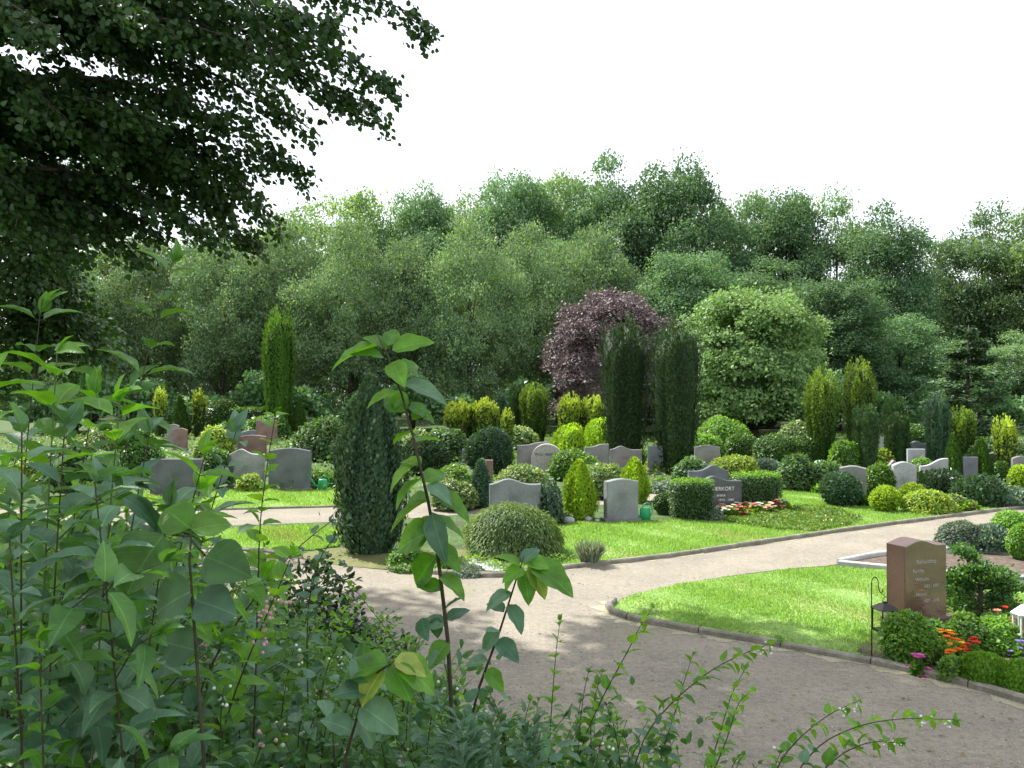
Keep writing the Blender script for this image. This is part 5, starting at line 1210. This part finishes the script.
# the young tree standing free in the middle
def sapling():
    d = 2.15; p = Plant(); P = [gp(470, d), pt(462, 900, d), pt(448, 640, d), pt(438, 555, d), pt(428, 500, d), pt(414, 440, d), pt(402, 395, d), pt(386, 352, d), pt(376, 332, d)]
    p.b.tube(np.array([P[0], P[1], P[2], P[3], P[4], P[5], P[6], P[7], P[8]]), [.006, .0055, .005, .0046, .004, .0035, .0028, .002, .0015], 8)
    p.berries(pt(372, 326, d), 3, .006, .004, 1)
    Lf = [(380, 345, 328, 362, 0, -.02), (386, 350, 362, 332, 0, .04), (392, 350, 434, 338, 0, .01), (388, 346, 396, 326, 0, .05), (392, 362, 404, 384, 0, -.05), (384, 358, 352, 350, 0, -.05), (398, 372, 420, 362, 0, .06),
          (400, 392, 366, 402, 2, -.04), (404, 396, 386, 412, 0, .03), (404, 382, 448, 398, 1, -.03), (408, 408, 438, 420, 0, .04), (406, 412, 384, 390, 0, .06), (412, 420, 432, 408, 0, .05),
          (412, 432, 392, 440, 0, .04), (416, 442, 440, 436, 0, .05), (418, 462, 386, 488, 2, -.02), (420, 466, 400, 458, 0, .05), (422, 478, 392, 505, 0, -.05), (424, 482, 448, 470, 0, .06),
          (428, 500, 386, 526, 2, -.03), (428, 498, 398, 512, 0, .04), (430, 492, 472, 516, 0, -.04), (428, 484, 452, 500, 1, -.05), (432, 512, 444, 562, 1, -.06), (434, 520, 468, 535, 0, .04), (434, 518, 412, 556, 0, .04),
          (434, 530, 392, 548, 0, .05), (436, 545, 462, 570, 0, -.02), (436, 556, 410, 588, 0, .06), (440, 575, 466, 596, 0, -.05), (442, 590, 414, 580, 0, .03), (446, 620, 470, 606, 1, .03), (446, 625, 420, 618, 1, .04), (448, 640, 428, 668, 0, -.04)]
    for bx, by, tx, ty, mi, dd in Lf:
        p.leafpx(bx, by, tx, ty, d, mi, T_ROUND if mi != 1 else T_BROAD, dd, N=(rng.normal(0, .3), -.55 + rng.normal(0, .25), .9), W=rng.uniform(.6, .82))
    p.finish('tree_sapling', P[0], 'tall young sapling with large bright leaves standing free before the spindle juniper', 'sapling', [G['bright'], G['snow'], G['fresh']], 'twig', [M['berry'], M['twig']])
    # second, lower big-leaved shoot
    p = Plant(); d = 2.3; P = [gp(452, d), pt(462, 760, d), pt(478, 690, d), pt(500, 630, d), pt(516, 580, d), pt(524, 556, d)]
    p.b.tube(np.array(P), [.005, .0042, .0036, .003, .0022, .0015], 7)
    for bx, by, tx, ty, mi, dd in [(520, 566, 494, 552, 0, .02), (522, 562, 540, 546, 1, .04), (524, 568, 502, 580, 0, -.03), (524, 570, 530, 604, 0, -.04), (526, 562, 552, 566, 0, .0), (530, 564, 577, 592, 0, -.02), (528, 566, 548, 598, 2, -.02), (530, 560, 556, 580, 0, .05),
                                 (518, 574, 500, 596, 0, .03), (512, 592, 484, 608, 1, -.02), (508, 604, 524, 632, 1, -.04), (504, 612, 486, 600, 1, .04), (500, 630, 480, 652, 1, .0), (496, 640, 520, 660, 1, -.03), (488, 660, 462, 664, 1, .02), (484, 670, 506, 690, 0, 0)]:
        p.leafpx(bx, by, tx, ty, d, mi, T_ROUND, dd, W=rng.uniform(.65, .85))
    p.finish('tree_sapling', P[0], 'lower shoot with a fan of broad backlit leaves over the gravel path', 'sapling', [G['bright'], G['snow'], G['yell']], 'twig')
    # third: pale yellowing big leaves low in the middle
    p = Plant(); d = 1.75; P = [gp(330, d), pt(345, 760, d), pt(362, 700, d), pt(378, 672, d), pt(395, 660, d)]
    p.b.tube(np.array(P), [.004, .0035, .003, .0025, .0015], 7)
    for bx, by, tx, ty, mi, dd in [(384, 668, 358, 704, 2, -.03), (388, 664, 340, 672, 0, .02), (394, 660, 428, 672, 2, .0), (392, 664, 412, 700, 0, -.03), (396, 662, 440, 690, 0, .02), (372, 690, 330, 690, 1, 0), (376, 680, 350, 655, 1, .04), (360, 705, 400, 730, 1, -.02), (352, 730, 322, 716, 1, .0), (356, 720, 380, 745, 1, .04)]:
        p.leafpx(bx, by, tx, ty, d, mi, T_ROUND, dd, W=.95)
    p.finish('tree_sapling', P[0], 'low sapling with pale yellowing broad leaves left of the path corner', 'sapling', [G['bright'], G['snow'], G['yell']], 'twig')
    # the two large round leaves on the left
    p = Plant(); d = 1.4; P = [gp(210, d), pt(205, 760, d), pt(196, 640, d), pt(190, 560, d), pt(192, 530, d)]
    p.b.tube(np.array(P), [.0035, .003, .0025, .002, .0015], 7)
    for bx, by, tx, ty, mi, dd in [(164, 534, 122, 592, 3, -.03), (192, 536, 164, 534, 0, 0), (206, 556, 250, 574, 3, -.02), (192, 540, 206, 556, 0, 0), (192, 530, 232, 520, 0, .03), (190, 528, 165, 508, 0, .03), (194, 590, 150, 612, 1, .02), (196, 600, 236, 612, 1, -.02), (198, 650, 160, 640, 1, .02)]:
        if abs(bx - tx) < 30 and mi == 0 and dd == 0: p.b.tube([pt(bx, by, d), pt(tx, ty, d)], .0015, 4); continue
        p.leafpx(bx, by, tx, ty, d, mi, T_ROUND, dd, N=(.1, -1.0, .6), W=1.12)
    p.finish('tree_sapling', P[0], 'sapling at the left with one very large round grey-green leaf', 'sapling', [G['bright'], G['snow'], G['yell'], G['mid']], 'twig')
    # thin shoot with curled dark leaves before the left path
    p = Plant(); d = 2.2; P = [gp(240, d), pt(256, 700, d), pt(258, 600, d), pt(260, 520, d), pt(268, 460, d), pt(276, 412, d)]
    p.shoot(P, .055, .048, .42, T_ROUND, 1, .005, tipmi=0, droop=.45, rnd=.3)
    p.finish('tree_sapling', P[0], 'thin upright shoot with curled leaves and light green tip before the grey arched stone', 'sapling', [G['fresh'], G['snow']], 'twig')
    p = Plant(); d = 2.6; P = [gp(320, d), pt(305, 620, d), pt(318, 560, d), pt(336, 535, d), pt(348, 520, d)]
    p.shoot(P, .05, .045, .5, T_ROUND, 0, .004, droop=.4, rnd=.3)
    p.finish('tree_sapling', P[0], 'short shoot with curled dark leaves at the foot of the spindle juniper', 'sapling', [G['snow'], G['mid']], 'twig')
    p = Plant(); d = 2.1; P = [gp(150, d), pt(190, 700, d), pt(235, 625, d), pt(268, 580, d), pt(300, 545, d), pt(330, 522, d)]
    C = p.shoot(P, .045, .07, .45, T_ROUND, 0, .005, droop=.3, rnd=.3); [p.berries(pt(x, y, d), 7, .006, .012, 1) for x, y in [(206, 640), (212, 655), (300, 560)]]
    p.finish('snowberry_twig', P[0], 'long diagonal dark twig rising to the right through the left shrubs', 'shrub', [G['snow'], G['mid']], 'twig', [M['berry'], M['f_palepink']])
    p = Plant(); d = 1.75; P = [gp(195, d), pt(208, 790, d), pt(232, 700, d), pt(256, 640, d), pt(278, 590, d), pt(292, 555, d)]
    C = p.shoot(P, .060, .062, .45, T_ROUND, 0, .005, droop=.2, rnd=.25, tipmi=2); [p.berries(pt(x, y, d - .02), 9, .006, .012, 1) for x, y in [(272, 600), (264, 618), (278, 612), (266, 640)]]
    p.finish('snowberry_twig', P[0], 'snowberry twig with pinkish buds and a light green tip, lower left', 'shrub', [G['snow'], G['mid'], G['fresh']], 'twig', [M['berry'], M['f_palepink']])
sapling()
def sprigs():
    data = [  # polyline px, depth, leaf size, gap, label, berries
     ([(560, 820), (570, 770), (600, 700), (628, 650), (640, 625), (652, 608)], 2.3, .048, .045, 'upright snowberry twig crossing the kerb of the near lawn, tip at its left', 0),
     ([(580, 850), (630, 750), (672, 700), (712, 668), (745, 652), (778, 640)], 2.3, .048, .045, 'long reddish snowberry twig leaning right to a leafy tip over the near lawn kerb', 1),
     ([(640, 850), (655, 770), (672, 720), (684, 680), (692, 655)], 2.4, .042, .045, 'thin upright twig between the leaning snowberry twigs', 0),
     ([(700, 850), (708, 770), (720, 730), (732, 690), (745, 668)], 2.4, .042, .04, 'twig with a greyish leafy tip below the near lawn kerb', 0),
     ([(720, 850), (770, 770), (800, 735), (830, 712), (858, 700)], 2.3, .042, .042, 'twig leaning right, its tip left of the lowest arching one', 1),
     ([(740, 860), (780, 790), (820, 740), (865, 722), (905, 717), (955, 719)], 2.2, .040, .044, 'lowest arching twig reaching furthest right over the gravel', 1),
     ([(730, 860), (790, 800), (840, 752), (870, 740), (900, 742)], 2.2, .046, .04, 'short drooping twig under the lowest arching one', 1),
     ([(690, 870), (700, 800), (726, 740), (738, 700), (752, 690)], 2.2, .042, .04, 'upright twig in front of the low sparse shrub', 0),
     ([(545, 830), (548, 760), (552, 700), (556, 650), (560, 620)], 2.5, .040, .055, 'upright twig with oval pointed leaves in the middle of the gravel', 0),
     ([(590, 840), (592, 770), (590, 720), (596, 690), (602, 672)], 2.4, .046, .045, 'short upright twig right of the middle one', 0),
     ([(478, 840), (452, 760), (420, 690), (395, 640), (372, 610), (352, 585)], 2.6, .036, .060, 'twig leaning left past the sapling stem', 0),
     ([(400, 850), (400, 760), (404, 690), (408, 640)], 2.7, .034, .045, 'upright twig just left of the sapling stem', 0),
    ]
    for k, (pl, d, L, gap, lab, be) in enumerate(data):
        p = Plant(); P = [gp(pl[0][0], d)] + [pt(x, y, d + .04 * i) for i, (x, y) in enumerate(pl[1:])]
        C = p.shoot(P, L, gap, .35, T_BROAD, 0, .0042, droop=.2, rnd=.28, tipmi=1, tipk=.7)
        if be:
            for q in (20, 22): p.berries(C[q] + [0, 0, -.012], 5, .005, .008, 0)
        p.finish('snowberry_twig', P[0], lab, 'shrub', [G['snow'], G['fresh']], 'twig')
sprigs()
def lance_plant():
    base = gp(485, 1.75); p = Plant()
    for i in range(9):
        e = pt(485 + rng.normal(0, 30), 735 + rng.normal(0, 10), 1.75 + rng.normal(0, .06)); p.shoot([base, (base + e) / 2 + rng.normal(0, .02, 3), e], .055, .016, .55, T_LANCE, 0, .003, droop=.1, rnd=.2, tipk=.9)
    p.finish('narrow_leaved_plant', base, 'plant with narrow grey-green leaf fans at the bottom, right of the yellowing leaves', 'plant', [G['snow'], G['mid']], 'gtwig')
lance_plant()

# ------------------------------------------------------------------ light, sky, camera
AZ, EL = math.radians(-45), math.radians(51)          # towards the sun, measured from straight ahead (+y), negative = left
sd = Vector((math.sin(AZ) * math.cos(EL), math.cos(AZ) * math.cos(EL), math.sin(EL)))
L = bpy.data.lights.new('sun', 'SUN'); L.energy = 4.7; L.angle = math.radians(.6); L.color = (1.0, .975, .93)
lo = bpy.data.objects.new('sun', L); COL.objects.link(lo); lo.rotation_euler = (-sd).to_track_quat('-Z', 'Y').to_euler()
W = bpy.data.worlds.new('World'); SC.world = W; W.use_nodes = True; nt = W.node_tree; N = nt.nodes; LK = nt.links
bg = N['Background']; sky = N.new('ShaderNodeTexSky'); sky.sky_type = 'NISHITA'; sky.sun_disc = False; sky.sun_elevation = EL; sky.sun_rotation = AZ; sky.dust_density = 3.0; sky.air_density = 1.0
sc = N.new('ShaderNodeVectorMath'); sc.operation = 'SCALE'; sc.inputs['Scale'].default_value = .10
LK.new(sky.outputs[0], sc.inputs[0])
tc = N.new('ShaderNodeTexCoord'); nz = N.new('ShaderNodeTexNoise'); nz.inputs['Scale'].default_value = 2.2; nz.inputs['Detail'].default_value = 7
mp = N.new('ShaderNodeMapping'); mp.inputs['Scale'].default_value = (1, 1, 2.5); LK.new(tc.outputs['Generated'], mp.inputs[0]); LK.new(mp.outputs[0], nz.inputs['Vector'])
mr = N.new('ShaderNodeMapRange'); mr.inputs[1].default_value = .35; mr.inputs[2].default_value = .65; mr.inputs[3].default_value = .55; mr.inputs[4].default_value = .92
LK.new(nz.outputs[0], mr.inputs[0])
mx = N.new('ShaderNodeMix'); mx.data_type = 'RGBA'; mx.inputs[7].default_value = (.80, .84, .90, 1)
LK.new(mr.outputs[0], mx.inputs[0]); LK.new(sc.outputs[0], mx.inputs[6]); LK.new(mx.outputs[2], bg.inputs[0]); bg.inputs[1].default_value = 1.0
cam = bpy.data.cameras.new('camera'); cam.sensor_width = 36; cam.lens = F / 1024 * 36; cam.clip_end = 3000; cam.clip_start = .05
co = bpy.data.objects.new('camera', cam); COL.objects.link(co); co.location = (0, 0, CH); co.rotation_euler = (math.radians(90) + math.atan((HY - 384) / F), 0, 0); SC.camera = co
SC.view_settings.view_transform = 'Standard'; SC.view_settings.look = 'None'; SC.view_settings.gamma = 1; SC.view_settings.exposure = 1.06
SC.cycles.max_bounces = 8; SC.cycles.diffuse_bounces = 4; SC.cycles.transmission_bounces = 6; SC.cycles.transparent_max_bounces = 8; SC.cycles.caustics_reflective = False; SC.cycles.caustics_refractive = False
SC.cycles.use_denoising = True
